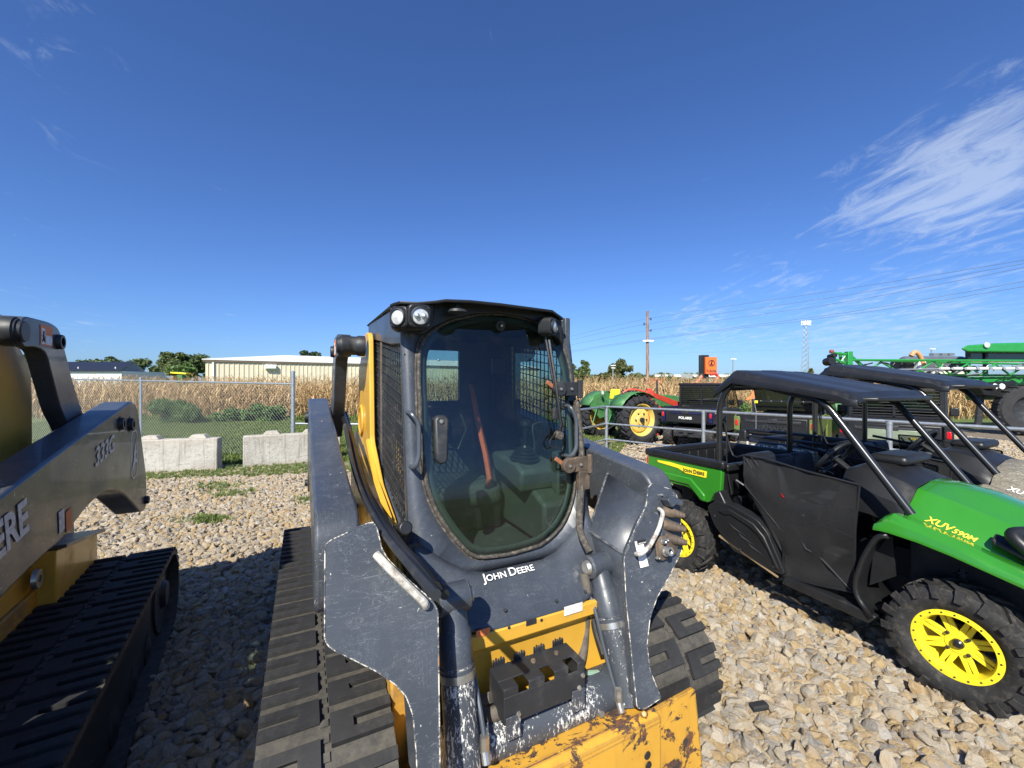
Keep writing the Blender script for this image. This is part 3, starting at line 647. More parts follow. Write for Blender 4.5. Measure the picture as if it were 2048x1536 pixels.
def wire(pts,label,seg=10):
    P=[]; 
    for px,py,d in pts: P.append(Vector(((px-1024)/825*d,d,1.86+(768-py)/825*d)))
    m=MB(); m.tube(smoothpath(P,seg),.011,4); o=part('power_line',m,WM); tag(o,label,'wire')
WM=pm('wire_grey',(.16,.18,.21),.6,0,0)
for (a,b,c,mid,lab) in [(675,637.5,520,581,'upper'),(682,648,527,594,'second'),(692,661,535,607,'third'),(704,678,563,628,'fourth'),(707,680,573,633,'lowest')]:
    wire([(1040,a+18,52),(1130,a,46),(1295,b,PD),(1670,mid,28),(2048,c,21),(2300,c-48,18)],'%s of the thin power lines rising to the right past the wooden pole'%lab)
wire([(1300,708,95),(1500,702,85),(1760,690,80),(2048,664,72)],'faint distant power line just above the sprayer boom')
def tower():
    d=210.; X=(1612-1024)/825*d; zt=1.86+(768-648)/825*d; t=root('cell_tower','grey lattice cell tower with white antennas on the horizon','tower',(X,d,0)); wb=2.3;wt=1.0
    leg=lambda k,z:Vector((math.cos(2.1*k+.3)*(wb+(wt-wb)*z/zt),math.sin(2.1*k+.3)*(wb+(wt-wb)*z/zt),z))
    for k in range(3): m=MB(); m.cyl(leg(k,0),leg(k,zt),.16,.12,6); part('tower_leg',m,M['galv'],t)
    m=MB(); n=13
    for i in range(n):
        for k in range(3):
            k2=(k+1)%3; z0=zt*i/n; z1=zt*(i+1)/n; m.cyl(leg(k,z0),leg(k2,z1),.07,n=4); m.cyl(leg(k2,z0),leg(k,z1),.07,n=4)
    q=part('bracing',m,M['galv'],t); q['kind']='stuff'
    for i,a in enumerate((-2.2,-1.3,-.5,.5,1.4,2.2)): m=MB(); m.b2((a-.28,-.6+abs(a)*.2,zt-.6),(a+.28,-.35+abs(a)*.2,zt+1.7)); part('antenna_panel',m,M['white'],t)
    m=MB(); m.b2((-2.4,-.3,zt+.1),(2.4,-.1,zt+.35)); m.b2((-2.4,.3,zt+.8),(2.4,.5,zt+.95)); part('antenna_frame',m,M['galv'],t)
tower()
# ------------------------------------------------------------------ concrete blocks
def concrete():
    n=NT('whitewashed_concrete'); c=n.mix(n.ramp(n.noise(2.2,7,.7),.35,.7),(.50,.48,.43),(.36,.33,.29)); c=n.mix(n.ramp(n.noise(9,8,.75,.6,sc3=(1,1,1.8)),.50,.68,0,.85),c,(.24,.22,.18)); c=n.mix(n.ramp(n.noise(3,5,.7,sc3=(5,5,.35)),.52,.66,0,.55),c,(.20,.18,.15))
    g=n.N.new('ShaderNodeNewGeometry'); s=n.N.new('ShaderNodeSeparateXYZ'); n.L.new(n.obj(),s.inputs[0]); c=n.mix(n.math('MULTIPLY',n.ramp(s.outputs[2],.66,.5,1,0),.35),c,(.36,.31,.24)); c=n.mix(n.math('MULTIPLY',n.ramp(s.outputs[2],.0,.14,1,0),.5),c,(.30,.25,.18))
    n.col(c); n.rgh(.9); h=n.math('ADD',n.noise(14,8,.75),n.math('MULTIPLY',n.ramp(n.noise(50,3),.6,.7),-.3)); n.bump(h,.02,.8); return n.m
CON=concrete()
def block(p,deg,L,label,knobs):
    t=root('concrete_block',label,'concrete block',(p[0],p[1],0),deg,'white concrete blocks along the fence'); 
    m=MB(); sub=24; rr=random.Random(int(L*100))
    m.b2((-L/2,0,0),(L/2,.26,.70)); b=part('block_body',m,CON,t,.02,seg=2)
    for k in knobs:
        m=MB(); w=.18; m.plate([(k-w,.03,.70),(k+w,.03,.70),(k+w*.62,.06,.78),(k-w*.62,.06,.78)],(0,.19,0)); part('lifting_key',m,CON,t,.01)
p=FW.Z(365,947,0); block((-7.09,8.63),13.6,1.62,'left whitewashed concrete block below the chain-link fence',(-.45,.42))
block((-5.07,9.59),27.7,2.0,'right whitewashed concrete block below the tall fence post',(-.45,.36))
# ------------------------------------------------------------------ chain-link fence
def chain_fence():
    t=root('chain_link_fence','galvanised chain-link fence with top rail behind the concrete blocks','fence')
    A=Vector((-15.6,12.9,0)); B=Vector((-5.35,10.05,0)); d=(B-A).normalized(); Ln=(B-A).length; hA,hB=2.05,1.86
    top=lambda u:hA+(hB-hA)*u/Ln
    m=MB(); m.cyl(A+Vector((0,0,hA)),B+Vector((0,0,hB)),.022,n=10); part('top_rail',m,M['galv'],t)
    for u,r,e in ((.4,.03,.02),(5.53,.032,.05),(Ln+.02,.045,.27)):
        m=MB(); p=A+d*u; h=top(u)+e; m.cyl(p,p+Vector((0,0,h)),r,n=12); m.tube([p+Vector((0,0,h)),p+Vector((0,0,h+.03)),p+Vector((0,0,h+.05))],[r*1.15,r*1.1,r*.3],12); part('post',m,M['galv'],t)
    wm=pm('fence_wire',(.45,.47,.47),.45,.6,.1); m=MB(); sp=.095; H0=.03
    u=-2.0
    while u<Ln:
        for sg in (0,1):
            # diagonal from bottom to top, clipped to the panel
            H=1.83; a=u if sg==0 else u+H; b=u+H if sg==0 else u
            z0,z1=H0,H0+H
            def clip(a,z0,b,z1):
                if a>b: a,z0,b,z1=b,z1,a,z0
                if b<=0 or a>=Ln: return None
                if a<0: z0+= (z1-z0)*(-a)/(b-a); a=0
                if b>Ln: z1=z0+(z1-z0)*(Ln-a)/(b-a); b=Ln
                return a,z0,b,z1
            c=clip(a,z0,b,z1)
            if c:
                p=A+d*c[0]; q=A+d*c[2]; o=Vector((0,.004*(1 if sg else -1),0)); m.cyl(p+Vector((0,0,c[1]*top(c[0])/1.86))+o,q+Vector((0,0,c[3]*top(c[2])/1.86))+o,.0030,n=3)
        u+=sp
    q=part('wire_mesh',m,wm,t,fix=False); q['kind']='stuff'
    for k in range(7):
        m=MB(); p=A+d*(Ln+.02)+Vector((0,0,.35+k*.25)); m.cyl(p-Vector((0,0,.012)),p+Vector((0,0,.012)),.052,n=12); part('tension_band',m,M['galv'],t)
chain_fence()
# ------------------------------------------------------------------ galvanised pipe fence
def pipe_fence():
    t=root('pipe_fence','galvanised three-rail pipe fence between the yard and the parked vehicles','fence')
    P=[(-5.2,10.2),(1.15,9.45),(2.68,11.7),(4.55,9.8),(6.45,7.05),(8.0,4.6)]
    for i,(x,y) in enumerate(P[1:]):
        m=MB(); m.cyl((x,y,0),(x,y,1.2),.042 if i!=1 else .045,n=14); part('post',m,M['galv'],t)
        m=MB(); m.tube([(x,y,1.17),(x,y,1.235)],[.05,.05],14); part('post_cap',m,M['galv'],t)
    for i in range(1,len(P)-1):
        for z in (1.22,.74,.30):
            a=Vector((*P[i],z)); b=Vector((*P[i+1],z)); m=MB(); m.cyl(a,b,.028 if z>1 else .024,n=10); part('rail',m,M['galv'],t)
    m=MB(); m.cyl((-5.25,10.02,.90),(1.1,9.45,.90),.026,n=10); part('rail',m,M['galv'],t)
pipe_fence()
# ================================================================== COMPACT TRACK LOADERS
def edge_mat():
    n=NT('worn_edge'); w=n.ramp(n.noise(34,6,.75),.46,.56); c=n.mix(w,(.062,.072,.088),(.62,.58,.50)); r=n.ramp(n.noise(11,5),.6,.66); c=n.mix(n.math('MULTIPLY',r,w),c,(.30,.13,.05)); n.col(c); n.rgh(.5); return n.m
M['edge']=edge_mat()
GP0=Vector((0,.02-.19*2.2,0)); GN=Vector((0,1,-.19))     # leaning front plane of the cab: y = .02-.19*(2.2-z)
def gy(z): return .02-.19*(2.2-z)
def G(px,py,off=0): 
    p=FL.plane(px,py,GP0+Vector((0,-off,0)),GN); return p
def resample(P,n):
    P=[Vector(p) for p in P]; d=[0]
    for i in range(len(P)): d.append(d[-1]+(P[(i+1)%len(P)]-P[i]).length)
    out=[]
    for k in range(n):
        s=d[-1]*k/n; i=max(j for j in range(len(P)) if d[j]<=s+1e-9); t=(s-d[i])/max(1e-9,d[i+1]-d[i]); out.append(P[i].lerp(P[(i+1)%len(P)],min(1,t)))
    return out
def track(t,sx,xo):
    """rubber track on the side sx; belt, lugs, rollers"""
    xi=.59; R0=.295; cy0,cy1,cz=-.245,1.95,.315; Ls=cy1-cy0; arc=PI*R0; tot=2*Ls+2*arc
    def P(s,h=0):   # point and normal on the loop, s from front top going rearwards
        s%=tot
        if s<Ls: return (cy0+s,cz+R0+h,(0,1))
        s-=Ls
        if s<arc: a=PI/2-s/R0; return (cy1+math.cos(a)*(R0+h),cz+math.sin(a)*(R0+h),(math.cos(a),math.sin(a)))
        s-=arc
        if s<Ls: return (cy1-s,cz-R0-h,(0,-1))
        s-=Ls; a=-PI/2-s/R0; return (cy0+math.cos(a)*(R0+h),cz+math.sin(a)*(R0+h),(math.cos(a),math.sin(a)))
    n=96; m=MB(); vs=[];fs=[]
    for k in range(n):
        for h,x in ((0,xo),(0,xi),(-.03,xi),(-.03,xo)):
            y,z,_=P(tot*k/n,h); vs.append((sx*x,y,z))
    for k in range(n):
        k2=(k+1)%n
        for i in range(4): fs.append((k*4+i,k*4+(i+1)%4,k2*4+(i+1)%4,k2*4+i))
    m.add(vs,fs); part('track_belt',m,M['track'],t,0,30)
    def lugmesh(w,ln,h,var):
        m=MB(); b=ln*.34; s=w*.36
        poly=[(0,0),(w,0),(w,ln),(0,ln),(0,ln-b),(w-s,ln-b*1.0),(w-s,b),(0,b)]
        # top face slightly smaller
        k=MB(); c=Vector((w/2,ln/2)); low=[(p[0],p[1]-ln/2) for p in poly]
        m.plate([(p[0],p[1],0) for p in low],(0,0,h)); return m.mesh('lug',M['lug'],30)
    lo=lugmesh(xo-.84,.112,.020,0); li=lugmesh(.215,.112,.020,0)
    npch=37; pit=tot/npch
    def place(me,s,x0,flip,out):
        y,z,nr=P(s); ty,tz=nr[1],-nr[0]   # tangent rearwards
        X=Vector((1 if not flip else -1,0,0)); N=Vector((0,nr[0],nr[1])); T=Vector((0,ty,tz))
        mt=Matrix(((X.x,T.x,N.x,x0),(X.y,T.y,N.y,y),(X.z,T.z,N.z,z),(0,0,0,1))); inst(me,'lug',t,mt)
    for k in range(npch):
        s=k*pit; y,z,nr=P(s)
        if nr[1]<-.96 and z<.1: continue
        place(lo,s,sx*xo,sx>0,1)            # opens outwards
        place(li,s+pit*.45,sx*(xi),sx<0,0)
    # centre groove teeth
    m=MB()
    for k in range(npch*3):
        y,z,nr=P(k*pit/3,-.004); 
        m.box((sx*.825,y,z),(.028,.028,.02),Matrix.Rotation(math.atan2(nr[0],nr[1])*-1,3,'X'))
    part('track_groove_teeth',m,M['track'],t)['kind']='stuff'
    m=MB(); m.lathe([(0,.02),(.09,.02),(.10,0),(.20,-.02),(.235,.01),(.25,.01),(.25,-.12),(0,-.12)],(sx*(xo-.05),cy0,cz),(sx,0,0),28); part('idler_wheel',m,M['dark'],t)
    m=MB(); m.lathe([(0,.03),(.08,.03),(.10,.0),(.22,-.01),(.255,0),(.255,-.12),(0,-.12)],(sx*(xo-.06),cy1,cz),(sx,0,0),28); part('drive_wheel',m,M['dark'],t)
    for i in range(5): m=MB(); m.lathe([(0,.01),(.03,.01),(.05,0),(.09,0),(.09,-.1),(0,-.1)],(sx*(xo-.07),.12+i*.36,.13),(sx,0,0),18); part('roller',m,M['dark'],t)
    m=MB(); m.prx([(cy0+.05,.06),(cy1-.1,.06),(cy1+.08,.18),(cy1,.42),(cy1-.2,.54),(cy0+.4,.52),(cy0+.05,.45)],sx*.70,sx*(xo-.075)); part('track_frame',m,M['dark'],t,.01)
def arm(t,sx):
    xo,xi=.86,.71
    prof=[(1.95,1.74),(.7,1.55),(.14,1.45),(-.34,1.395),(-.40,1.33),(-.42,1.08),(-.30,1.02),(.34,1.12),(.75,1.14),(1.1,1.215),(1.42,1.225),(1.70,1.15),(1.95,1.02),(2.22,.875),(2.36,.845),(2.44,.90),(2.40,1.15),(2.20,1.55),(2.12,1.70)]
    prof=[tuple(p) for p in fillet(V2(prof),[.05,.3,.3,.08,.05,.05,.1,.3,.1,.1,.15,.15,.1,.03,.03,.03,.1,.08,.06],3)]
    m=MB(); a=sx*xi; b=sx*xo; m.prx(prof,min(a,b),max(a,b)); A=part('boom_arm',m,M['slate'],t,.012)
    for (y,z,r) in ((1.66,1.60,.045),(1.90,1.575,.05),(2.37,.93,.035)):
        m=MB(); m.lathe([(0,.012),(r*.5,.012),(r*.5,.024),(r*.85,.024),(r*.9,.0),(r*1.2,0),(r*1.25,-.02)],(sx*xo,y,z),(sx,0,0),20); part('pivot_pin',m,M['dark'],A)
    # rear link from tower to arm
    lk=[(.80,2.12),(.86,2.18),(1.14,2.185),(1.26,2.165),(1.33,2.06),(1.46,1.86),(1.76,1.50),(1.60,1.42),(1.28,1.72),(1.15,1.93),(1.09,2.03),(.97,2.045),(.84,2.03)]
    m=MB(); m.prx([tuple(p) for p in fillet(V2(lk),.05,3)],min(sx*.62,sx*.70),max(sx*.62,sx*.70)); K=part('rear_link',m,M['slate_clean'],t,.006)
    m=MB(); c=(0,.845,2.105); m.lathe([(0,.05),(.045,.05),(.05,.045),(.052,.03),(.058,.03),(.06,.02),(.066,.02),(.066,-.02),(.06,-.03),(.06,-.07),(.066,-.08),(.066,-.12)],(sx*.66,c[1],c[2]),(sx,0,0),24); part('pivot_boss',m,M['dark'],K)
    m=MB(); m.lathe([(.024,.022),(.038,.022),(.04,.015),(.042,-.01)],(sx*.70,1.235,2.09),(sx,0,0),20); part('pivot_boss',m,M['dark'],K)
    # sticker
    xd=(0,1,0) if sx>0 else (0,-1,0); o=(sx*.70,1.02 if sx>0 else 1.16,2.055); w=.14
    flat('warning_label',[(0,0),(w,0),(w,.105),(0,.105)],M['labelorange'],K,o,xd,(0,0,1),.001)
    flat('label_text',[(.008,.008),(.05,.008),(.05,.088),(.008,.088)],M['label'],K,o,xd,(0,0,1),.0025); flat('label_text',[(.056,.008),(.132,.008),(.132,.055),(.056,.055)],M['printgrey'],K,o,xd,(0,0,1),.0025)
    m=MB(); q=Vector((sx*.703,o[1]+(.028 if sx>0 else -.028),2.055)); 
    for a,b,c_,d in ((.0,.03,.0,.075),(-.012,.05,.012,.045),(-.012,.02,.0,.045),(.0,.045,.014,.02)): m.cyl(q+Vector((.0015*sx,a,b)),q+Vector((.0015*sx,c_,d)),.003,n=4)
    part('label_pictogram',m,M['printblack'],K)
    return A
def spline_tube(name,pts,r,mat,t,n=8,seg=5):
    m=MB(); m.tube(smoothpath(pts,seg),r,n); return part(name,m,mat,t)
def hullside(t,sx,wx=0):
    # yellow upright beside the cab and the chassis under it
    pr=[(.80,2.16),(.86,2.20),(1.08,2.20),(1.14,2.12),(1.34,1.95),(1.36,1.80),(1.36,1.25),(1.66,.95),(1.3,.7),(-.05,.62),(-.10,.95),(.06,1.20),(.42,1.30),(.74,1.50)]
    m=MB(); a,b=sorted((sx*(.49+wx),sx*(.52+wx))); m.prx([tuple(p) for p in fillet(V2(pr),.04,2)],a,b); part('side_upright',m,M['yellow'],t,.006)
    m=MB(); m.tube([(sx*.525,.78,1.50),(sx*.525,.45,1.31),(sx*.525,.06,1.215),(sx*.525,-.1,.98)],.016,6); part('upright_flange',m,M['yellow'],t)
    m=MB(); m.lathe([(0,.006),(.09,.006),(.09,.012),(.11,.012),(.112,0)],(sx*.522,1.16,1.60),(sx,0,0),24); part('boss_plate',m,M['yellow'],t)
    m=MB(); m.b2((sx*.05,-.30,.30),(sx*.585,2.0,.72)); part('chassis',m,M['yellow_dirty'],t,.01)
    m=MB(); m.prx([(1.35,.60),(2.05,.60),(2.05,.80),(1.35,.92)],*sorted((sx*.50,sx*.66))); part('fender_step',m,M['yellow'],t,.006)
    m=MB(); m.prx([(1.36,.925),(2.06,.805),(2.06,.825),(1.36,.945)],*sorted((sx*.50,sx*.70))); part('step_plate',m,M['slate_clean'],t)
    m=MB(); m.lathe([(.02,.0),(.02,.02),(.05,.02),(.055,0)],(sx*.60,1.28,.80),(sx,0,0),18); part('tie_down_ring',m,M['steel'],t)
def cab(t):
    sl=M['slate_clean']
    for sx in (-1,1):
        a,b=sorted((sx*.480,sx*.445))
        for nm,pr in (('cab_pillar',[(gy(1.0)+.04,1.0),(gy(2.24)+.02,2.24),(.07,2.24),(-.10,1.05)]),('cab_roof_rail',[(.0,2.05),(.28,2.07),(1.0,2.17),(1.12,2.28),(.0,2.24)]),('cab_rear_pillar',[(1.0,1.40),(1.0,2.17),(1.12,2.28),(1.14,1.3)]),('cab_sill',[(-.12,.98),(-.08,1.08),(.10,1.19),(1.0,1.47),(1.0,1.30)])):
            m=MB(); m.prx(pr,a,b); part(nm,m,sl,t,.006)
        m=MB()   # side screen
        zt=lambda y:2.07+(y-.25)*.13; zb=lambda y:1.09+(y-0)*.38
        y=.03
        while y<1.0: m.box((sx*.466,y,(zt(y)+zb(y))/2),(.006,.006,zt(y)-zb(y))); y+=.047
        c=.9
        while c<2.3:
            y0,y1=-.02,1.0; z0,z1=c,c+.15
            k=[(y0+(y1-y0)*i/30,z0+(z1-z0)*i/30) for i in range(31)]; k=[q for q in k if zb(q[0])<q[1]<zt(q[0])]
            if len(k)>1: m.cyl((sx*.471,k[0][0],k[0][1]),(sx*.471,k[-1][0],k[-1][1]),.0036,n=5)
            c+=.05
        part('side_screen',m,M['dark'],t,fix=False)
        m=MB(); m.b2((sx*.474,.60,zb(.6)),(sx*.45,.655,zt(.6))); part('screen_post',m,sl,t)
        m=MB(); m.prx([(.0,1.10),(1.0,1.46),(1.0,2.17),(.02,2.06)],*sorted((sx*.447,sx*.443))); part('side_window',m,M['clearglass'],t)
    # rear wall with window opening, ceiling, floor
    W0,W1,Z0,Z1=-.43,.20,1.73,2.12
    m=MB()
    for x0,x1,z0,z1 in ((-.46,W0,1.1,2.2),(W1,.46,1.1,2.2),(W0,W1,1.1,Z0),(W0,W1,Z1,2.2)): m.b2((x0,1.10,z0),(x1,1.14,z1))
    part('rear_wall',m,M['inner_dark'],t)
    m=MB(); m.b2((W0,1.115,Z0),(W1,1.12,Z1)); part('rear_window',m,M['clearglass'],t)
    m=MB(); m.b2((-.46,.02,2.19),(.46,1.12,2.215)); part('ceiling_lining',m,M['inner_dark'],t)
    m=MB(); fe=[FL.Y(a,b,y) for a,b,y in ((780,609,-.06),(800,602,-.10),(835,604,-.12),(870,601,-.13),(892,598,-.14),(940,600,-.14),(1000,606,-.14),(1060,614,-.13),(1105,620,-.10),(1126,635,-.07))]
    top=[(p.x,p.y,p.z) for p in fe]; mid=[(max(-.49,min(.49,p.x)),.15,2.268+.012*math.cos(p.x*3)) for p in fe]; bk_=[(max(-.485,min(.485,p.x)),1.17,2.285) for p in fe]
    m.grid([[(a,b-.004,c-.012) for a,b,c in top],top,mid,bk_]); part('roof',m,M['black'],t,0,30,solid=.012)
    # front ring: outer outline -> glass outline
    gl=[(836,735),(838,700),(848,675),(872,655),(905,640),(950,630),(1000,628),(1050,637),(1095,656),(1122,685),(1136,730),(1144,790),(1149,850),(1151,920),(1147,980),(1136,1025),(1112,1064),(1082,1088),(1030,1104),(962,1115),(935,1106),(905,1072),(876,1030),(856,985),(847,930),(841,860)]
    O=fillet([G(*p) for p in gl],.04,3)
    xs=[p.x for p in O]; cx=(min(xs)+max(xs))/2
    Rr=resample(O,72)
    ring=[]; 
    for p in Rr:
        dx,dz=p.x-cx,p.z-1.62; 
        k=1.6; q=Vector((cx+dx*k,0,1.62+dz*k)); q.x=max(-.482,min(.482,q.x)); q.z=max(.99-.06*0,min(2.24,q.z)); q.y=gy(q.z)+.004; ring.append(q)
    m=MB(); n=len(Rr); vs=[tuple(p) for p in Rr]+[tuple(q) for q in ring]; m.add(vs,[(i,(i+1)%n,n+(i+1)%n,n+i) for i in range(n)])
    part('door_surround',m,sl,t,0,30,solid=.03)
    inn=[Vector((cx+(p.x-cx)*.95,p.y-.006-.03*0,1.62+(p.z-1.62)*.955)) for p in Rr]
    m=MB(); rows=[[Vector((cx+(p.x-cx)*k,gy(1.62+(p.z-1.62)*k)-.012-.035*(1-k*k),1.62+(p.z-1.62)*k)) for p in Rr] for k in (1,.92,.8,.6,.35,.02)]
    vs=[q for r in rows for q in r]; m.add(vs,[(i*n+j,i*n+(j+1)%n,(i+1)*n+(j+1)%n,(i+1)*n+j) for i in range(5) for j in range(n)]+[tuple(range(5*n,6*n))])
    part('windscreen',m,M['glass'],t,0,60)
    m=MB(); m.tube([p+Vector((math.sin(i*2.1)*.0012,-.008,math.cos(i*1.7)*.0015)) for i,p in enumerate(Rr)],.0095,8,True); m.tube([p+Vector((0,.002,0))+Vector((p.x-cx,0,p.z-1.62)).normalized()*.014 for p in Rr],.007,6,True); part('window_seal',m,M['rubseal'],t)
    m=MB(); R3=[Vector((cx+(p.x-cx)*.985,p.y+.012,1.62+(p.z-1.62)*.985)) for p in Rr]; R4=[Vector((cx+(p.x-cx)*.91,p.y+.014,1.62+(p.z-1.62)*.935)) for p in Rr]
    low=[i for i in range(n) if Rr[i].z<1.35]
    m.add(R3+R4,[(i,(i+1)%n,n+(i+1)%n,n+i) for i in range(n)]); part('inner_door_frame',m,M['interior'],t,solid=.01)
    # black header fascia above the glass
    hp=[(782,611),(812,604),(870,603),(1000,610),(1108,624),(1123,636),(1124,664),(1098,652),(1052,634),(1000,625),(948,627),(902,637),(868,653),(846,668),(800,662),(786,650)]
    m=MB(); m.plate([FL.Y(*p,-.035) for p in hp],(0,.03,0)); part('header_fascia',m,M['black'],t,.004)
    # headlights
    def lamp(px,py,y,r,ax,two=False):
        c=FL.Y(px,py,y); ax=Vector(ax).normalized(); u=ax.cross(Vector((0,0,1))).normalized(); w=u.cross(ax)
        s=r*1.42; m=MB(); m.plate([tuple(c+u*a+w*b) for a,b in fillet([(-s,-s),(s,-s),(s,s),(-s,s)] and [Vector((-s,-s)),Vector((s,-s)),Vector((s,s)),Vector((-s,s))],s*.55,4)],-ax*.075); h=part('headlight',m,M['black'],t,.006)
        m=MB(); m.lathe([(r*1.14,.0),(r*1.14,.008),(r,.010),(r*.96,.0)],c,ax,28); part('bezel',m,M['dark'],h)
        m=MB(); m.lathe([(r*.98,.003),(r*.6,.007),(0,.009)],c,ax,24); part('lens',m,M['lens'],h)
        if two:
            for s2 in (-1,1): m=MB(); m.lathe([(r*.34,.008),(r*.3,.016),(0,.022)],c+u*s2*r*.42,ax,16); part('bulb_dome',m,M['galv'],h)
        for a in (-1,1):
            for b in (-1,1): m=MB(); k=s*.72; m.lathe([(0,.003),(.005,.002),(.005,0)],c+u*a*k+w*b*k,ax,8); part('screw',m,M['dark'],h)
    lamp(840,632,-.15,.037,(0,-1,-.08),True); lamp(796,634,-.10,.034,(-.75,-.66,-.05)); lamp(1108,653,-.10,.034,(.55,-.8,-.05))
    m=MB(); m.plate([FL.Y(*p,-.085) for p in ((784,612),(820,603),(872,605),(868,640),(850,662),(800,662),(787,655))],(0,.07,0)); part('lamp_housing',m,M['black'],t,.012)
    m=MB(); m.plate([FL.Y(*p,-.05) for p in ((1096,634),(1124,637),(1126,690),(1118,678),(1098,664))],(0,.06,0)); part('lamp_housing',m,M['black'],t,.008)
    # dome warning horn under the lip
    c=FL.Y(914,620,-.10); m=MB(); m.lathe([(0,.02),(.012,.02),(.014,.008),(.045,.0),(.05,-.012),(.02,-.02),(0,-.02)],c,(0,0,1),20); m.cyl(c+Vector((0,0,.01)),c+Vector((-.02,.03,.05)),.006,n=6); part('work_beacon',m,M['dark'],t)
    # washer knob at the top of the glass, latch housing, handles, wiper, hinges
    c=G(1001,651,.05); m=MB(); m.lathe([(.0,.012),(.010,.012),(.012,.004),(.026,.004),(.030,-.004)],c,(0,-1,-.19),22); k=part('glass_knob',m,M['black'],t); m=MB(); m.lathe([(0,.018),(.006,.018),(.007,.01)],c,(0,-1,-.19),10); part('bolt',m,M['steel'],k)
    hp=[(864,838),(870,830),(888,830),(892,838),(891,915),(886,925),(874,926),(867,915)]
    m=MB(); m.plate([G(*p,.03) for p in hp],(0,-.045,0)); k=part('door_latch_housing',m,M['dark'],t,.01)
    c=G(883,843,.08); m=MB(); m.lathe([(0,.004),(.009,.003),(.010,0)],c,(0,-1,0),12); part('lock_cylinder',m,M['steel'],k)
    def handle(pp,so): 
        P=[G(*p,so) for p in pp]; P=[P[0]+Vector((0,so,0))]+P+[P[-1]+Vector((0,so,0))]; m=MB(); m.tube(fillet(P,.035,4,False),.0105,10); part('grab_handle',m,M['greymetal'],t)
    handle([(822,826),(838,846),(838,915),(829,938)],.07); handle([(1141,812),(1153,838),(1153,898),(1142,914)],.07)
    W=lambda px,py,o=.065:G(px,py,o)
    m=MB(); m.tube([W(1090,668),W(1103,745),W(1116,800),W(1126,862)],.007,6); wi=part('wiper_blade',m,M['black'],t)
    m=MB(); m.tube([W(1098,680,.08),W(1112,770,.09),W(1122,850,.08),W(1117,868,.06)],.008,6); part('wiper_arm',m,M['black'],wi)
    m=MB(); c=W(1110,828,.06); m.box(c,(.03,.025,.06)); part('wiper_bracket',m,M['dark'],wi,.004); m=MB(); c=W(1115,870,.05); m.lathe([(0,.03),(.02,.03),(.025,0)],c,(0,-1,0),14); part('wiper_motor',m,M['rubseal'],wi)
    m=MB(); m.tube(smoothpath([W(1117,862),W(1101,880),W(1104,895),W(1120,893)],4),.004,5); part('washer_hose',m,M['black'],wi)
    for (px,py,mt) in ((1130,778,M['dark']),(1148,929,M['dirty'])):
        c=G(px,py,.06); m=MB(); m.box(c+Vector((.02,0,0)),(.125,.035,.075)); m.cyl(c+Vector((-.045,0,0)),c+Vector((-.045,-.03,0)),.038,n=16); m.cyl(c+Vector((.085,-.02,-.05)),c+Vector((.085,-.02,.05)),.016,n=10); h=part('door_hinge',m,mt,t,.004)
        for a in (-.045,.03): m=MB(); m.lathe([(0,.008),(.008,.006),(.009,0)],c+Vector((a,-.02 if a>0 else -.03,0)),(0,-1,0),8); part('bolt',m,M['steel'],h)
        m=MB(); m.box(c+Vector((-.085,.01,.022)),(.055,.012,.020),Matrix.Rotation(R(35),3,'Y')); part('orange_latch',m,M['latch'],h)
    m=MB(); m.box(G(1166,960,.05),(.07,.03,.10)); part('hinge_plate',m,M['dirty'],t,.004)
    m=MB(); P=[G(1152,800,.03),G(1160,870,.03),G(1163,950,.04),G(1160,1010,.06),G(1160,1060,.09),G(1180,1105,.16)]; m.tube(smoothpath(P,5),[.018]*26,8); part('dirty_seal_strip',m,M['rubseal'],t)
    # interior ---------------------------------------------------------------
    m=MB(); m.b2((-.24,.30,1.12),(.20,.80,1.26)); s=part('seat_cushion',m,M['seat'],t,.05,seg=4)
    m=MB(); m.box((-.02,.84,1.44),(.46,.14,.54),Matrix.Rotation(R(-10),3,'X')); part('seat_back',m,M['seat'],t,.05,seg=4)
    m=MB(); m.b2((-.24,.34,.98),(.2,.78,1.12)); part('seat_base',m,M['black'],t,.01)
    for k in range(3): m=MB(); m.cyl((-.20,.775-.012*0,1.36+k*.1),(.16,.765,1.36+k*.1),.003,n=4); part('seat_seam',m,M['black'],s)
    m=MB(); m.plate([(-.46,-.18,.97),(.46,-.18,.97),(.46,1.1,.97),(-.46,1.1,.97)],(0,0,-.03)); part('cab_floor',m,M['interior'],t)
    m=MB(); m.prx([(-.10,1.0),(-.10,1.22),(.20,1.34),(.95,1.36),(.95,1.0)],.24,.455); part('right_console',m,M['interior'],t,.02)
    m=MB(); m.prx([(-.08,1.0),(-.08,1.12),(.30,1.30),(.95,1.32),(.95,1.0)],-.455,-.28); part('left_console',m,M['interior'],t,.02)
    m=MB(); m.prx([(.02,1.26),(.0,1.38),(.08,1.42),(.40,1.44),(.42,1.34),(.2,1.30)],.16,.40); part('armrest_pod',m,M['interior'],t,.02)
    jc=Vector((.25,.13,1.42)); m=MB(); m.lathe([(.085,0),(.09,.012),(.074,.02),(.078,.03),(.062,.038),(.066,.048),(.05,.056),(.052,.066),(.026,.078),(.02,.09)],jc,(0,-.1,1),22); j=part('joystick_boot',m,M['black'],t)
    m=MB(); m.tube([jc+Vector((0,-.005,.07)),jc+Vector((-.005,-.015,.15)),jc+Vector((-.005,-.02,.19))],[.014,.013,.02],10); m.lathe([(0,-.03),(.025,-.02),(.033,0),(.028,.02),(0,.032)],jc+Vector((-.005,-.02,.21)),(0,-.2,1),18); part('joystick_grip',m,M['black'],j)
    m=MB(); m.b2((.36,-.05,1.22),(.42,.02,1.48)); v=part('vent_column',m,M['interior'],t,.012)
    for k in range(7): m=MB(); m.b2((.372,-.053,1.25+k*.028),(.405,-.048,1.268+k*.028)); part('louvre',m,M['black'],v)
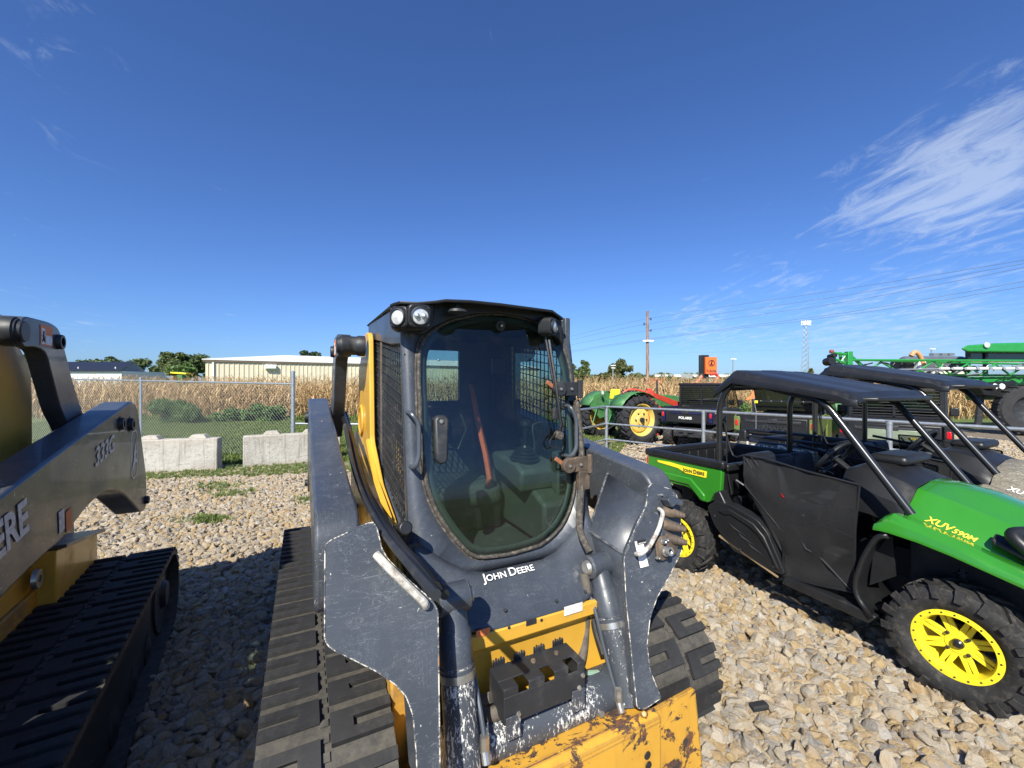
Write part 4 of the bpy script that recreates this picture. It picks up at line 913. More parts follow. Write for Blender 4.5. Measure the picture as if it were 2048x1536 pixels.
    P=[(.035,.38,1.86),(.04,.34,1.78),(.05,.30,1.65),(.07,.22,1.45),(.09,.20,1.30),(.09,.24,1.24)]
    P=[Vector((p[0]+.0,p[1]+.06,min(p[2],1.86))) for p in P]; wv=[.015,.018,.019,.02,.021,.021]
    m=MB(); m.grid([[p+Vector((-w,0,0)),p+Vector((0,-.008,0)),p+Vector((w,0,0))] for p,w in zip(P,wv)]); part('orange_seat_belt',m,M['orange_strap'],t,solid=.004)
    m=MB(); m.tube(smoothpath([(.44,.22,1.62),(.30,.12,1.62),(.30,.10,1.52),(.30,.10,1.42),(.40,.2,1.42)],3),.007,6); part('lap_bar',m,M['dark'],t)
    m=MB(); m.tube(smoothpath([(-.44,.35,1.72),(-.12,.22,1.72),(-.12,.22,1.50),(-.44,.35,1.50)],2),.007,6); part('lap_bar',m,M['dark'],t)
    m=MB(); m.box((.30,.60,1.98),(.09,.05,.12)); part('inner_mirror',m,M['black'],t,.01)
    m=MB(); m.tube([(-.30,1.28,1.5),(-.30,1.28,1.82),(-.30,1.34,1.88),(-.30,1.42,1.9)],[.055,.055,.055,.05],16); part('exhaust_pipe',m,M['steel'],t)
    m=MB(); m.prx([(1.18,.9),(1.18,1.50),(1.35,1.58),(2.1,1.40),(2.25,1.2),(2.28,.6),(1.5,.6)],-.49,.49); part('engine_hood',m,M['slate_clean'],t,.03)
def front_end(t):
    # cowl below the door
    rows=[]; xs=[-.47,-.44,-.38,-.33,-.29,-.24,-.15,0,.15,.24,.29,.33,.38,.44,.47]; nr=9
    for j in range(nr):
        v=j/(nr-1); r=[]
        for x in xs:
            e=max(0,(abs(x)-.20)/.27); zt=.985+.20*e**1.1; yt=gy(zt)-.002; zb=.852+.03*e; yb=-.43+.10*max(0,e-.2); z=zt+(zb-zt)*v; y=yt+(yb-yt)*(v**.92)
            b=max(0,1-abs(x)/.30)**.25 if abs(x)<.30 else 0; bl=.022*b*max(0,1-v*1.5)**.4 if v*1.5<1 else 0; y-=bl; z+=bl*.8; r.append((x,y,z))
        rows.append(r)
    m=MB(); m.grid(rows); part('cowl',m,M['slate_clean'],t,0,28,solid=.012)
    a=Vector(rows[4][6]); b=Vector(rows[4][8]); 
    o=FL.plane(965,1166,(0,-.43,.852),(0,.75,1.0)); 
    up=Vector((0,.60,.80)); 
    # text plane sits on the lower cowl slope
    p0=Vector(rows[5][7]); p1=Vector(rows[2][7]); up=(p1-p0).normalized(); nn=Vector((1,0,0)).cross(up)
    o=FL.plane(966,1166,p0,nn); e=FL.plane(1073,1140,p0,nn)
    lettering('lettering',[('J',1.25),('OHN',.95),(' ',1),('D',1.25),('EERE',.95)],M['printwhite'],t,o,(e-o),up,(e-o).length*.97,.006,.012,hs=.92)
    for px,py in ((922,1243),(1010,1222),(1112,1203),(1170,1185)): 
        c=FL.plane(px,py,p0,nn); m=MB(); m.lathe([(0,.008),(.006,.007),(.008,.0)],c+nn*.004,nn,10); part('bolt',m,M['dark'],t)
    # yellow cross plate with recess
    m=MB(); pr=[(-.435,.848),(-.432,.79),(-.395,.765),(-.385,.74),(-.41,.50),(-.41,.38),(-.34,.38),(-.34,.74),(-.41,.85)]
    m.prx(pr,-.40,.42); yp=part('front_cross_plate',m,M['yellow'],t,.004)
    for px,py in ((1018,1255),(1083,1240),(1050,1248)):
        c=FL.Y(px,py,-.437); m=MB(); 
        if px==1050: continue
        m.lathe([(0,.002),(.006,.002),(.007,0)],c,(0,-1,0),10); part('hole_plug',m,M['dark'],yp)
    flat('data_plate',[(0,0),(.05,0),(.05,.022),(0,.022)],M['dark'],yp,FL.Y(1052,1252,-.437),(1,0,0),(0,0,1),.001)
    flat('warning_label',[(0,0),(.10,0),(.10,.04),(0,.04)],M['label'],yp,FL.Y(1128,1232,-.437),(1,0,0),(0,0,1),.001)
    flat('warning_label',[(0,0),(.06,0),(.06,.028),(0,.028)],M['labelorange'],yp,FL.Y(952,1276,-.437),(1,0,0),(0,0,1),.001)
    m=MB(); m.plate([FL.Y(*p,-.31) for p in ((1135,1262),(1160,1268),(1185,1276),(1195,1262))],(0,-.06,0)); part('hose_guide',m,M['yellow'],yp,.003)
    for sx in (-1,1):
        m=MB(); m.b2((sx*.42,-.42,.36),(sx*.52,.05,.92)); m.prx([(-.30,.9),(-.10,.95),(.1,1.12),(.1,.9)],*sorted((sx*.47,sx*.56))); part('front_corner_post',m,M['yellow'],t,.01)
    # dark rubber foot bracket beneath the left pillar
    m=MB(); m.box(G(836,1072,0)+Vector((-.02,.02,-.05)),(.06,.08,.05)); part('cab_mount',m,M['dirty'],t,.006)
    # front plates of the arms
    def fp(px,py,dy): return FL.plane(px,py,(0,dy,0),(0,1,-.35))
    left=[(650,1092),(658,1082),(735,1046),(747,1045),(754,1056),(764,1098),(776,1118),(812,1155),(866,1202),(876,1222),(880,1536),(886,1620),(838,1620),(832,1500),(826,1430),(812,1392),(790,1368),(752,1342),(660,1296),(649,1280)]
    def rim(P,a):
        m=MB(); m.tube([p+Vector((0,-.0005,0)) for p in P],.0020,5,True); part('worn_edge',m,M['edge'],a)
    FP=fillet([fp(*p,-1.04) for p in left],.012,3)
    m=MB(); m.plate(FP,(0,.022,-.008)); ap=part('arm_front_plate',m,M['slate'],t,.003); rim(FP,ap)
    m=MB(); P=[fp(752,1108,-1.05),fp(772,1130,-1.075),fp(850,1206,-1.075),fp(852,1212,-1.05)]; m.tube(fillet(P,.02,3,False),.013,10); part('hose_guard_bar',m,M['chipped'],ap)
    right=[(1296,975),(1304,966),(1345,980),(1353,990),(1360,1020),(1364,1100),(1340,1150),(1314,1195),(1300,1235),(1294,1290),(1300,1340),(1322,1396),(1290,1418),(1274,1416),(1262,1300),(1252,1200),(1248,1118),(1252,1100),(1275,1045),(1292,1012)]
    FP=fillet([fp(*p,-.89) for p in right],.012,3)
    m=MB(); m.plate(FP,(0,.022,-.008)); rp=part('arm_front_plate',m,M['slate'],t,.003); rim(FP,rp)
    # bodies of the arm lower legs behind the plates
    L=lambda px,py:fp(px,py,-1.015)
    m=MB(); m.plate([L(662,1100),L(738,1056),L(760,1110),L(862,1210),L(872,1600),L(842,1600),L(826,1400),L(760,1335),L(660,1285)],(0,.16,-.03)); part('arm_lower_leg',m,M['slate_clean'],t,.01)
    L=lambda px,py:fp(px,py,-.865)
    m=MB(); m.plate([L(1300,985),L(1342,990),L(1352,1095),L(1305,1190),L(1286,1290),L(1300,1400),L(1276,1400),L(1258,1200),L(1256,1110)],(0,.16,-.03)); part('arm_lower_leg',m,M['slate_clean'],t,.01)
    # gusset inside the right arm
    A=FL.X(1215,947,.705); B=fp(1296,1000,-.885); C=FL.X(1177,1062,.44); D=fp(1250,1110,-.885); A2=FL.X(1162,960,.705)
    E=C+Vector((0,.02,-.16)); F2=D+Vector((0,.02,-.30))
    m=MB(); m.add([A,B,D,C,E,F2,A+Vector((0,0,-.25)),],[(0,1,2,3),(3,2,5,4),(0,3,4,6)]); part('arm_gusset',m,M['slate_clean'],t,0,20,solid=.012)
    m=MB(); m.tube([A,C],.007,6); m.tube([C,D],.007,6); m.tube([B,D],.006,6); part('weld_edge',m,M['slate'],t)
    # tilt cylinders
    def cyl(a,b,mt,cap):
        a=Vector(a); b=Vector(b); d=(b-a).normalized(); 
        m=MB(); m.lathe([(0,.062),(.048,.062),(.055,.055),(.055,-.055),(.048,-.062),(0,-.062)],a,(1,0,0),22); k=part('cylinder_eye',m,M['slate_clean'],t)
        m=MB(); m.lathe([(0,.078),(.026,.078),(.032,.07),(.036,.055),(.036,.05)],a,(1 if cap>0 else -1,0,0),18); part('pin',m,M['steel'],k)
        m=MB(); m.tube([a+d*.02,a+d*.10,a+d*.11,a+d*.22],[.048,.053,.060,.061],18); m.tube([a+d*.224,a+d*.25,a+d*.2501],[.064,.062,.06],18); part('cylinder_head',m,M['slate_clean'],k)
        m=MB(); m.tube([a+d*.222,b],[.060,.061],24); part('cylinder_barrel',m,mt,k)
        m=MB(); m.tube([a+d*.24,a+d*.265],[.0655,.0655],20); part('clamp_band',m,M['steel'],k)
    KL=FL.X(905,1196,-.395); KR=FL.X(1196,1130,.385)
    cyl(KL,FL.X(930,1580,-.395),M['worn'],1); cyl(KR,FL.X(1262,1405,.385),M['worn_light'],-1)
    def pipe(f,pts,r=.009):
        m=MB(); m.tube(fillet([f(*p) for p in pts],.05,4,False),r,8); part('steel_pipe',m,M['greymetal'],t)
    pipe(lambda a,b:FL.X(a,b,-.325),[(928,1258),(940,1262),(938,1300),(948,1350),(962,1430),(968,1470)]); pipe(lambda a,b:FL.X(a,b,.315),[(1172,1190),(1182,1194),(1194,1235),(1206,1290),(1222,1350),(1232,1385)])
    for c in (FL.X(969,1482,-.325),FL.X(1237,1388,.315)):
        m=MB(); m.cyl(c+Vector((0,0,.02)),c-Vector((0,0,.03)),.017,n=6); m.cyl(c-Vector((0,0,.03)),c+Vector((0,-.02,-.065)),.015,n=10); part('pipe_elbow',m,M['steel'],t)
    # cross tube
    m=MB(); m.tube([(-.44,-.50,.49),(.44,-.50,.49)],.088,32); tb=part('cross_tube',m,M['worn_light'],t)
    for px,py in ((1199,1425),): m=MB(); m.lathe([(0,.02),(.012,.02),(.014,0)],FL.Y(px,py,-.585),(0,-1,.3),12); part('bolt',m,M['steel'],tb)
    # bracket box (step) with slots in front of the recess
    sm=M['dark']
    m=MB(); z1,z0=.732,.60
    xs=[-.235,-.185,-.105,-.065,.005,.045,.10,.13]
    def strip(x0,x1,top): m.b2((x0,-.605,z0),(x1,-.599,top))
    m.b2((-.235,-.605,z0),(.13,-.599,z1-.03))
    for x0,x1 in ((-.235,-.175),(-.13,-.06),(-.015,.05),(.095,.13)): m.b2((x0,-.605,z1-.03),(x1,-.599,z1))
    for x0,x1 in ((-.235,-.175),(-.13,-.06),(-.015,.05),(.095,.13)): m.b2((x0,-.60,z1-.006),(x1,-.555,z1))
    m.b2((-.235,-.555,z1-.006),(.13,-.47,z1))
    m.b2((-.235,-.60,z0),(-.229,-.47,z1-.007)); m.b2((.124,-.60,z0),(.13,-.47,z1-.007))
    for k in range(4):
        x=-.22+k*.094
        for q in range(5): m.b2((x+q*.011,-.47,z1-.02),(x+q*.011+.008,-.464,z1+.024+.005*(q%2)))
        m.b2((x,-.47,z1-.02),(x+.055,-.466,z1+.018))
    vb=part('slotted_step_box',m,sm,t,.003)
    for px,py in ((1037,1427),(1158,1375),(1165,1350)): m=MB(); m.lathe([(0,.009),(.008,.008),(.010,0)],FL.Y(px,py,-.606),(0,-1,0),6); part('bolt',m,M['steel'],vb)
    for x in (-.06,.05): m=MB(); m.lathe([(0,.012),(.009,.01),(.011,0)],(x,-.515,z1),(0,0,1),6); part('bolt',m,M['dirty'],vb)
    for x in (-.20,.095): m=MB(); m.b2((x-.03,-.612,.545),(x+.03,-.606,.60)); m.b2((x-.03,-.612,.60),(x+.03,-.606,.63)); part('box_bracket',m,M['worn_light'],vb,.002)
    # hose bundles
    H=M['hose']
    spline_tube('hose_bundle',[(-.32,-.42,.60),(-.26,-.50,.585),(-.22,-.53,.60),(-.16,-.52,.64)],.026,H,t,12); spline_tube('hose_bundle',[(-.36,-.36,.56),(-.30,-.44,.60),(-.24,-.50,.64)],.02,H,t)
    spline_tube('hose_bundle',[(.12,-.46,.60),(.20,-.44,.57),(.27,-.40,.60),(.31,-.37,.72),(.31,-.38,.86),(.31,-.36,.95)],.022,H,t,12)
    spline_tube('hose_bundle',[FL.X(1186,1140,.36),FL.X(1180,1200,.35),FL.X(1190,1260,.34),FL.X(1205,1310,.33)],.014,M['black'],t)
    m=MB(); m.box(FL.Y(1185,1345,-.50),(.07,.012,.014),Matrix.Rotation(R(15),3,'Y')); part('green_strap',m,pm('pale_green_strap',(.30,.45,.33),.6),t)
    P=lambda l,x:[FL.X(a,b,x) for a,b in l]
    spline_tube('arm_hose',P([(685,826),(702,880),(722,960),(748,1020),(785,1080),(830,1130),(868,1180)],-.62),.020,M['black'],t); spline_tube('arm_hose',P([(692,826),(712,900),(735,975),(770,1040),(815,1105),(858,1150),(890,1190)],-.59),.012,M['black'],t); spline_tube('arm_hose',P([(700,850),(716,915),(744,1000),(790,1070),(842,1140)],-.56),.009,M['greymetal'],t); spline_tube('arm_hose',P([(690,850),(706,930),(726,990),(765,1062),(820,1130),(872,1190)],-.65),.012,M['dark'],t)
    m=MB(); m.box(FL.X(765,1055,-.53),(.07,.12,.09)); part('work_light_bracket',m,M['black'],t,.01); m=MB(); m.cyl(FL.X(790,1062,-.53),FL.X(812,1056,-.53),.028,n=14); part('work_light',m,M['black'],t,.006)
    # couplers on the right arm plate
    cp=fp(1335,1100,-.905); m=MB(); m.plate([fp(*p,-.90) for p in ((1308,1085),(1318,1072),(1345,1070),(1354,1085),(1350,1108),(1322,1122),(1312,1118))],(0,-.012,.004)); c0=part('coupler_plate',m,M['dirty'],t,.004)
    for px,py,r,l in ((1326,1103,.020,.05),(1322,1083,.011,.03),(1330,1080,.007,.02),(1313,1116,.006,.02)):
        c=fp(px,py,-.91); m=MB(); m.lathe([(r*.55,l),(r,l),(r,l*.75),(r*.85,l*.7),(r*.85,l*.45),(r*1.15,l*.42),(r*1.15,0)],c,(0,-1,.35),16); part('hydraulic_coupler',m,M['steel'],c0)
    for px,py in ((1346,1023),(1348,1050),(1350,1076)):
        c=fp(px,py,-.90); m=MB(); m.lathe([(0,.075),(.013,.075),(.014,.062),(.017,.060),(.017,.048),(.020,.046),(.021,.030),(.024,.028),(.026,.0),(.026,-.03)],c-Vector((.03,0,0)),(.72,-.69,-.15),16); part('quick_coupler',m,M['dirty'],c0)
    m=MB(); m.plate([fp(*p,-.90) for p in ((1320,998),(1332,990),(1350,1000),(1352,1012),(1338,1008),(1330,1014))],(0,-.05,.01)); part('coupler_cover',m,M['slate_clean'],c0,.006)
    for px,py in ((1322,990),(1346,993)): m=MB(); m.lathe([(0,.012),(.007,.01),(.008,0)],fp(px,py,-.892),(0,-1,.35),8); part('bolt',m,M['steel'],rp)
    flat('warning_label',[(0,0),(.05,0),(.05,.115),(0,.115)],M['label'],rp,fp(1280,1136,-.892),(1,0,0),(0,.35,1),.003)
    flat('label_band',[(0,0),(.055,0),(.055,.018),(0,.018)],M['printblack'],rp,fp(1274,1090,-.892),(1,0,0),(0,.35,1),.005)
    lettering('lettering',[('IMPORTANT',1)],M['printwhite'],rp,fp(1276,1089,-.892),(1,0,0),(0,.35,1),.047,.0065,.02)
    m=MB(); m.tube(fillet([fp(1318,1018,-.90),fp(1327,1024,-.955),fp(1318,1058,-.955),fp(1298,1095,-.955),fp(1280,1110,-.955),fp(1272,1108,-.90)],.03,3,False),.010,10); part('guard_bar',m,M['chipped'],rp)
    # attachment: worn yellow bucket back and lip ---------------------------------
    yw=M['yellow_worn']
    m=MB(); m.prx([(-.655,.465),(-.575,.455),(-.575,.435),(-.655,.445)],-.62,.44); m.prx([(-.66,.468),(-.70,.455),(-.70,.42),(-.655,.445)],-.62,.455); bk=part('bucket_lip',m,yw,t,.003)
    m=MB(); m.prx([(-.702,.44),(-.66,.44),(-.64,0.02),(-.70,0.02)],-.62,.455); part('bucket_back',m,yw,bk,.003)
    m=MB(); m.plate([FL.Y(1296,1428,-.655),FL.Y(1386,1378,-.655),FL.Y(1391,1380,-.655),FL.Y(1396,1430,-.655),FL.Y(1408,1560,-.655),FL.Y(1300,1620,-.655)],(0,.018,0)); part('bucket_cheek',m,yw,bk,.003)
    m=MB(); m.plate([FL.Y(1278,1410,-.64),FL.Y(1296,1422,-.64),FL.Y(1298,1450,-.64),FL.Y(1280,1446,-.64)],(0,.06,0)); m.cyl(FL.Y(1288,1428,-.66),FL.Y(1288,1428,-.70),.012,n=10); part('lock_bracket',m,M['yellow_worn'],bk,.003)
    for px,py in ((1294,1510),(1296,1530)): m=MB(); m.lathe([(0,.003),(.016,.003),(.017,0)],FL.Y(px,py,-.702)+Vector((0,-.002,0)),(0,-1,0),14); part('hole',m,M['printblack'],bk)
def deer_logo(t,o,xd,yd,h,mat,arm):
    pts=[(.05,.10),(.12,.16),(.20,.28),(.30,.30),(.36,.42),(.34,.52),(.42,.60),(.44,.70),(.38,.80),(.42,.78),(.50,.68),(.58,.72),(.66,.88),(.62,.70),(.56,.62),(.62,.55),(.70,.50),(.60,.49),(.56,.42),(.60,.34),(.78,.30),(.84,.22),(.78,.24),(.62,.25),(.50,.24),(.42,.22),(.30,.16),(.24,.08),(.16,.10)]
    flat('deer_emblem',[((p[0])*h*.75,p[1]*h) for p in pts],mat,arm,o,xd,yd,.002)
    ou=fillet(V2([(.0,-.02),(.18,-.14),(.62,-.14),(.82,-.02),(.82,1.0),(.66,1.1),(.14,1.1),(.0,1.0)]),.12,3); P=[Vector((p.x*h*.72,p.y*h)) for p in ou]
    xd=Vector(xd).normalized(); yd=Vector(yd); yd=(yd-xd*yd.dot(xd)).normalized(); nn=xd.cross(yd); o=Vector(o)+nn*.003; c=sum(P,Vector((0,0)))/len(P); n=len(P)
    m=MB(); m.add([o+xd*p.x+yd*p.y for p in P]+[o+xd*(c.x+(p.x-c.x)*.93)+yd*(c.y+(p.y-c.y)*.95) for p in P],[(i,(i+1)%n,n+(i+1)%n,n+i) for i in range(n)]); part('emblem_border',m,mat,arm,fix=False)
def build_loader(fr,label,left):
    t=root('compact_track_loader',label,'track loader',(fr.o[0],fr.o[1],0),fr.deg,'compact track loaders')
    arms={}
    for sx in (-1,1):
        track(t,sx,1.09 if left else 1.04); arms[sx]=arm(t,sx); hullside(t,sx,.045 if left else 0)
    cab(t); 
    return t,arms
LT,LA=build_loader(FL,'middle slate-grey and yellow track loader with scratched arms and orange belt inside its cab',False)
front_end(LT)
LM,MA=build_loader(FM,'track loader at the left edge, 333G and deer emblem on its grey arm',True)
front_end(LM)
def left_extras():
    A=MA[1]; x=.86; xd=Vector((0,1,.12)); up=(0,-.12,1)
    P=lambda px,py:FM.X(px,py,x)
    a=P(190,930); b=P(226,890); lettering('lettering',[('333G',1)],M['printgrey'],A,P(189,934),(P(228,900)-P(189,934)),up,.36,.004,.02,slant=.25,hs=.9)
    lettering('lettering',[('J',1.2),('OHN',.95),(' ',1),('D',1.2),('EERE',.95)],M['printgrey'],A,P(62,1052)-Vector((0,1.0,.17)),(0,1,.17),(0,-.17,1),1.0,.004,.03,hs=1.15)
    deer_logo(LM,P(262,950),(0,1,.02),(0,-.02,1),.28,M['printgrey'],A)
    flat('warning_label',[(0,0),(.06,0),(.06,.10),(0,.10)],M['label'],A,P(117,1068),(0,1,.1),(0,-.1,1),.003); flat('warning_label',[(0,0),(.07,0),(.07,.10),(0,.10)],M['labelorange'],A,P(131,1066),(0,1,.1),(0,-.1,1),.003)
left_extras()
# ================================================================== UTILITY VEHICLES
def wheel(t,x,y,sx,Rt=.34,w=.25,rr=.19,tm=None,rm=None,spokes=True,n=18,old=False):
    """sx=-1: outer face looks to -x"""
    tm=tm or M['tyre']; rm=rm or M['jdyellow']; c=Vector((x,y,Rt)); ax=(sx,0,0); h=w/2
    m=MB(); m.lathe([(rr-.005,h*.72),(rr+.01,h*.86),(rr+.05,h*1.0),(Rt*.86,h*1.0),(Rt*.93,h*.86),(Rt*.95,h*.4),(Rt*.955,0),(Rt*.95,-h*.4),(Rt*.93,-h*.86),(Rt*.86,-h),(rr+.05,-h),(rr-.005,-h*.72)],c,ax,48,True); ty=part('tyre',m,tm,t,0,40)
    m=MB()
    for k in range(n):
        for s in (-1,1):
            a=2*PI*(k+(.5 if s>0 else 0))/n
            for (ra,u0,u1,da,ww,hh) in ((Rt*.965,.04,.50,.16,.40,.055),(Rt*.965,.50,.90,.40,.42,.055)):
                # slanted lug from centre to shoulder
                P=[]
                for (u,dd) in ((u0,da-.13),(u1,da+.13)):
                    for e in (-1,1):
                        for rad in (Rt*.945,Rt*1.0-(.012*Rt/.34 if u>.8 else 0)):
                            an=a+dd*(1.0)*(6.28/n)/.7+e*ww*.5*(6.28/n)*.62; P.append(c+Vector((s*u*h*1.02,math.cos(an)*rad,math.sin(an)*rad)))
                m.add(P,[(0,1,3,2),(4,6,7,5),(0,4,5,1),(2,3,7,6),(0,2,6,4),(1,5,7,3)])
            # shoulder block running down the sidewall
            P=[]
            for rad,uo in ((Rt*.985,.90),(Rt*.78,1.0)):
                for e in (-1,1):
                    for up in (0,.012*Rt/.34):
                        an=a+.53*(6.28/n)/.7+e*.19*(6.28/n); P.append(c+Vector((s*(uo*h+ (up*1.5 if rad<Rt*.9 else up*1.1)),math.cos(an)*(rad+ (0)),math.sin(an)*rad)))
            m.add(P,[(0,1,3,2),(4,6,7,5),(0,4,5,1),(2,3,7,6),(0,2,6,4),(1,5,7,3)])
    tr=part('tread_lugs',m,tm,ty,0,30); tr['kind']='stuff'
    o=lambda q:c+Vector((sx*q,0,0))
    if old:
        m=MB(); m.lathe([(rr,h*.70),(rr,h*.78),(rr*.95,h*.78),(rr*.90,h*.4),(rr*.86,0),(rr*.80,-.02),(rr*.72,.06),(rr*.5,.10),(rr*.35,.10),(rr*.3,.13),(0,.13)],c,ax,40); m.lathe([(rr,-h*.72),(rr*.95,-h*.72),(rr*.88,-.07),(rr*.80,-.05),(rr*.3,-.03),(0,-.03)],c,ax,40); rim=part('rim',m,rm,ty,0,25)
        m=MB(); m.lathe([(0,.20),(rr*.14,.20),(rr*.15,.13)],c,ax,14); part('hub_cap',m,M['dark'],rim)
        for k in range(6): a=k*PI/3; m=MB(); p=o(.11)+Vector((0,math.cos(a)*rr*.42,math.sin(a)*rr*.42)); m.lathe([(0,.03),(rr*.045,.03),(rr*.05,0)],p,ax,8); part('wheel_nut',m,M['dark'],rim)
        return ty
    m=MB(); f=h*.80; m.lathe([(rr+.004,f-.01),(rr+.004,f+.004),(rr-.024,f+.006),(rr-.030,f-.008),(rr-.035,f-.05),(rr-.045,-f),(rr-.01,-f),(rr-.0,-f*.5)],c,ax,48); rim=part('rim',m,rm,ty,0,30)
    if spokes:
        for k in range(8):
            for s2 in (-1,1):
                a=2*PI*k/8; a1=a+s2*.10; a2=a+s2*.30; q0=f-.055; q1=f-.045
                d1=Vector((0,math.cos(a1),math.sin(a1))); d2=Vector((0,math.cos(a2),math.sin(a2))); p=Vector((0,-math.sin(a),math.cos(a)))
                m=MB(); A=o(q0)+d1*.045; B=o(q1)+d2*(rr-.034); mm=(A+B)/2; ww=.0105
                m.plate([A-p*ww*1.5,A+p*ww*1.5,B+p*ww,B-p*ww],(sx*-.02,0,0)); part('spoke',m,rm,rim,.003)
        m=MB(); m.lathe([(0,q0+.008),(.058,q0+.006),(.066,q0-.004),(.068,q0-.03)],c,ax,24); hb=part('hub',m,rm,rim)
        m=MB(); m.lathe([(0,q0+.03),(.018,q0+.028),(.026,q0+.02),(.028,q0+.006)],c,ax,16); part('centre_cap',m,M['blackmetal'],rim)
        for k in range(4):
            a=PI/4+k*PI/2; m=MB(); p=o(q0+.006)+Vector((0,math.cos(a)*.062,math.sin(a)*.062)); m.lathe([(0,.016),(.008,.015),(.010,0)],p,ax,8); part('lug_nut',m,M['dark'],rim)
        for k in range(20):
            a=2*PI*k/20; m=MB(); p=o(f+.006)+Vector((0,math.cos(a)*(rr-.011),math.sin(a)*(rr-.011))); m.lathe([(0,.002),(.0045,.002),(.005,-.001)],p,ax,8); part('ring_bolt',m,M['dark'],rim)
    m=MB(); m.lathe([(0,-.02),(.09,-.02),(.09,-.035),(0,-.035)],c,ax,20); part('brake_disc',m,M['dark'],rim)
    return ty
HOODY=[.29,.15,0,-.15,-.30,-.45,-.56]
LIP=[.91,.895,.865,.825,.785,.73,.68]; CRE=[1.025,.985,.945,.895,.845,.79,.73]; JOI=[1.0,.965,.925,.88,.835,.78,.72]
STO=[1.045,1.01,.97,.925,.875,.815,.75]; CR2=[1.14,1.11,1.065,1.01,.945,.87,.79]; CEN=[1.175,1.17,1.14,1.085,1.01,.92,.82]
def build_utv(loc,deg,label):
    t=root('utility_vehicle',label,'utility vehicle',(loc[0],loc[1],0),deg,'side-by-side utility vehicles in the yard')
    gr=M['green']; bk=M['black']
    for x,s in ((.02,-1),(1.23,1)):
        for y in (0,1.95): wheel(t,x,y,s)
    # hood
    mir=lambda r:r+[(1.25-a,b,c) for a,b,c in r[::-1] if abs(a-.625)>1e-3]
    rows=[mir([(.125,y,JOI[i]-.02),(.185,y,STO[i]),(.24,y,STO[i]+.035),(.32,y,CR2[i]),(.345,y,CR2[i]+.004),(.50,y,CEN[i]-.012),(.53,y,CEN[i]-.003),(.625,y,CEN[i])]) for i,y in enumerate(HOODY)]
    m=MB(); m.grid(rows); part('hood',m,gr,t,.004,20,solid=.012)
    for s in (0,1):
        rows=[]
        for i,y in enumerate([.37,.33]+HOODY):
            k=max(0,i-2); L=LIP[k] if i>1 else (.905,.91)[i]; C=CRE[k] if i>1 else (.955,1.0)[i]; J=JOI[k] if i>1 else (.96,1.0)[i]
            r=[(-.125,y,L),(-.122,y,L+.02),(-.105,y,(L+C)/2+.012),(-.07,y,C-.012),(-.04,y,C),(.06,y,(C+J)/2+.0),(.126,y,J-.018)]
            if s: r=[(1.25-a,b,c) for a,b,c in r]
            rows.append(r)
        m=MB(); m.grid(rows); part('front_fender',m,gr,t,.003,24,solid=.012)
        f=lambda x:1.25-x if s else x
        # plastic liner behind the wheel
        pth=[(.30,.90),(.36,.87),(.43,.72),(.48,.52),(.475,.42),(.39,.31)]
        pth=[tuple(p) for p in fillet(V2(pth),.08,3,False)]
        m=MB(); m.grid([[(f(-.115),y,z),(f(-.10),y+.01,z),(f(.05),y+.015,z),(f(.26),y-.01,z)] for y,z in pth]); part('wheel_arch_liner',m,bk,t,.0,30,solid=.03)
        m=MB(); m.plate([(f(.02),.32,.88),(f(.02),.42,.70),(f(.02),.44,.48),(f(.02),.30,.60)],(.01,0,0)); part('splash_guard',m,bk,t)
        # black lower side panel
        sp=[(1.62,.73),(1.53,.80),(1.38,.80),(1.15,.735),(1.07,.66),(.93,.37),(.99,.36),(1.37,.41),(1.55,.58)]; a,b=sorted((f(-.085),f(.02)))
        m=MB(); m.prx([tuple(p) for p in fillet(V2(sp),.03,3)],a,b); q=part('side_panel',m,bk,t,.012,seg=3)
        for k in range(3):
            m=MB(); y=1.40-k*.08; z=.64-k*.055; X=f(-.088); m.add([(X,y,z),(X,y-.16,z-.07),(X,y-.03,z-.045),(X-(.012 if not s else -.012),y-.05,z-.03)],[(0,1,3),(1,2,3),(2,0,3)]); part('panel_rib',m,bk,q)
        m=MB(); a,b=sorted((f(-.098),f(-.06))); m.prx([(1.50,.72),(1.40,.765),(1.18,.70),(1.09,.62),(.975,.40),(1.0,.40),(1.06,.52),(1.14,.62),(1.22,.665),(1.38,.72),(1.44,.70)],a,b); part('panel_moulding',m,bk,q,.006)
        for (yy,zz) in ((1.54,.66),(1.30,.44),(1.02,.40),(1.12,.70)): m=MB(); m.lathe([(0,.006),(.008,.004),(.010,0)],(f(-.086),yy,zz),(-1 if not s else 1,0,0),10); part('fastener',m,M['dark'],q)
        m=MB(); a,b=sorted((f(-.10),f(-.02))); m.prx([(.93,.36),(.95,.30),(.40,.27),(.36,.33),(.42,.345)],a,b); part('rocker_sill',m,bk,t,.006)
        m=MB(); a,b=sorted((f(-.085),f(-.07))); m.prx([(1.5,.5),(.99,.335),(.99,.325),(1.5,.485)],a,b); part('sill_trim',m,pm('tan_trim',(.25,.18,.10),.6) if 'tan_trim' not in bpy.data.materials else bpy.data.materials['tan_trim'],t)
        m=MB(); a,b=sorted((f(-.08),f(.03))); m.prx([(1.56,.72),(1.56,.86),(1.50,.90),(1.44,.80),(1.40,.72)],a,b); part('pillar_foot',m,bk,t,.012)
        # netting door
        X=f(-.045); dx=-.03 if not s else .03
        A,B,C,D,E_,F_=(1.29,1.25),(.47,1.17),(.50,.42),(.97,.345),(.955,.68),(1.27,.99)
        top=[(1.29,1.25),(1.10,1.245),(.80,1.20),(.47,1.17)]
        rowA=[(X,y,z) for y,z in top]; rowM=[(X+dx,y,z) for y,z in [(1.28,1.10),(1.05,.98),(.76,.90),(.48,.86)]]; rowB=[(X+dx*.6,y,z) for y,z in [(1.27,.99),(.955,.68),(.72,.64),(.49,.62)]]
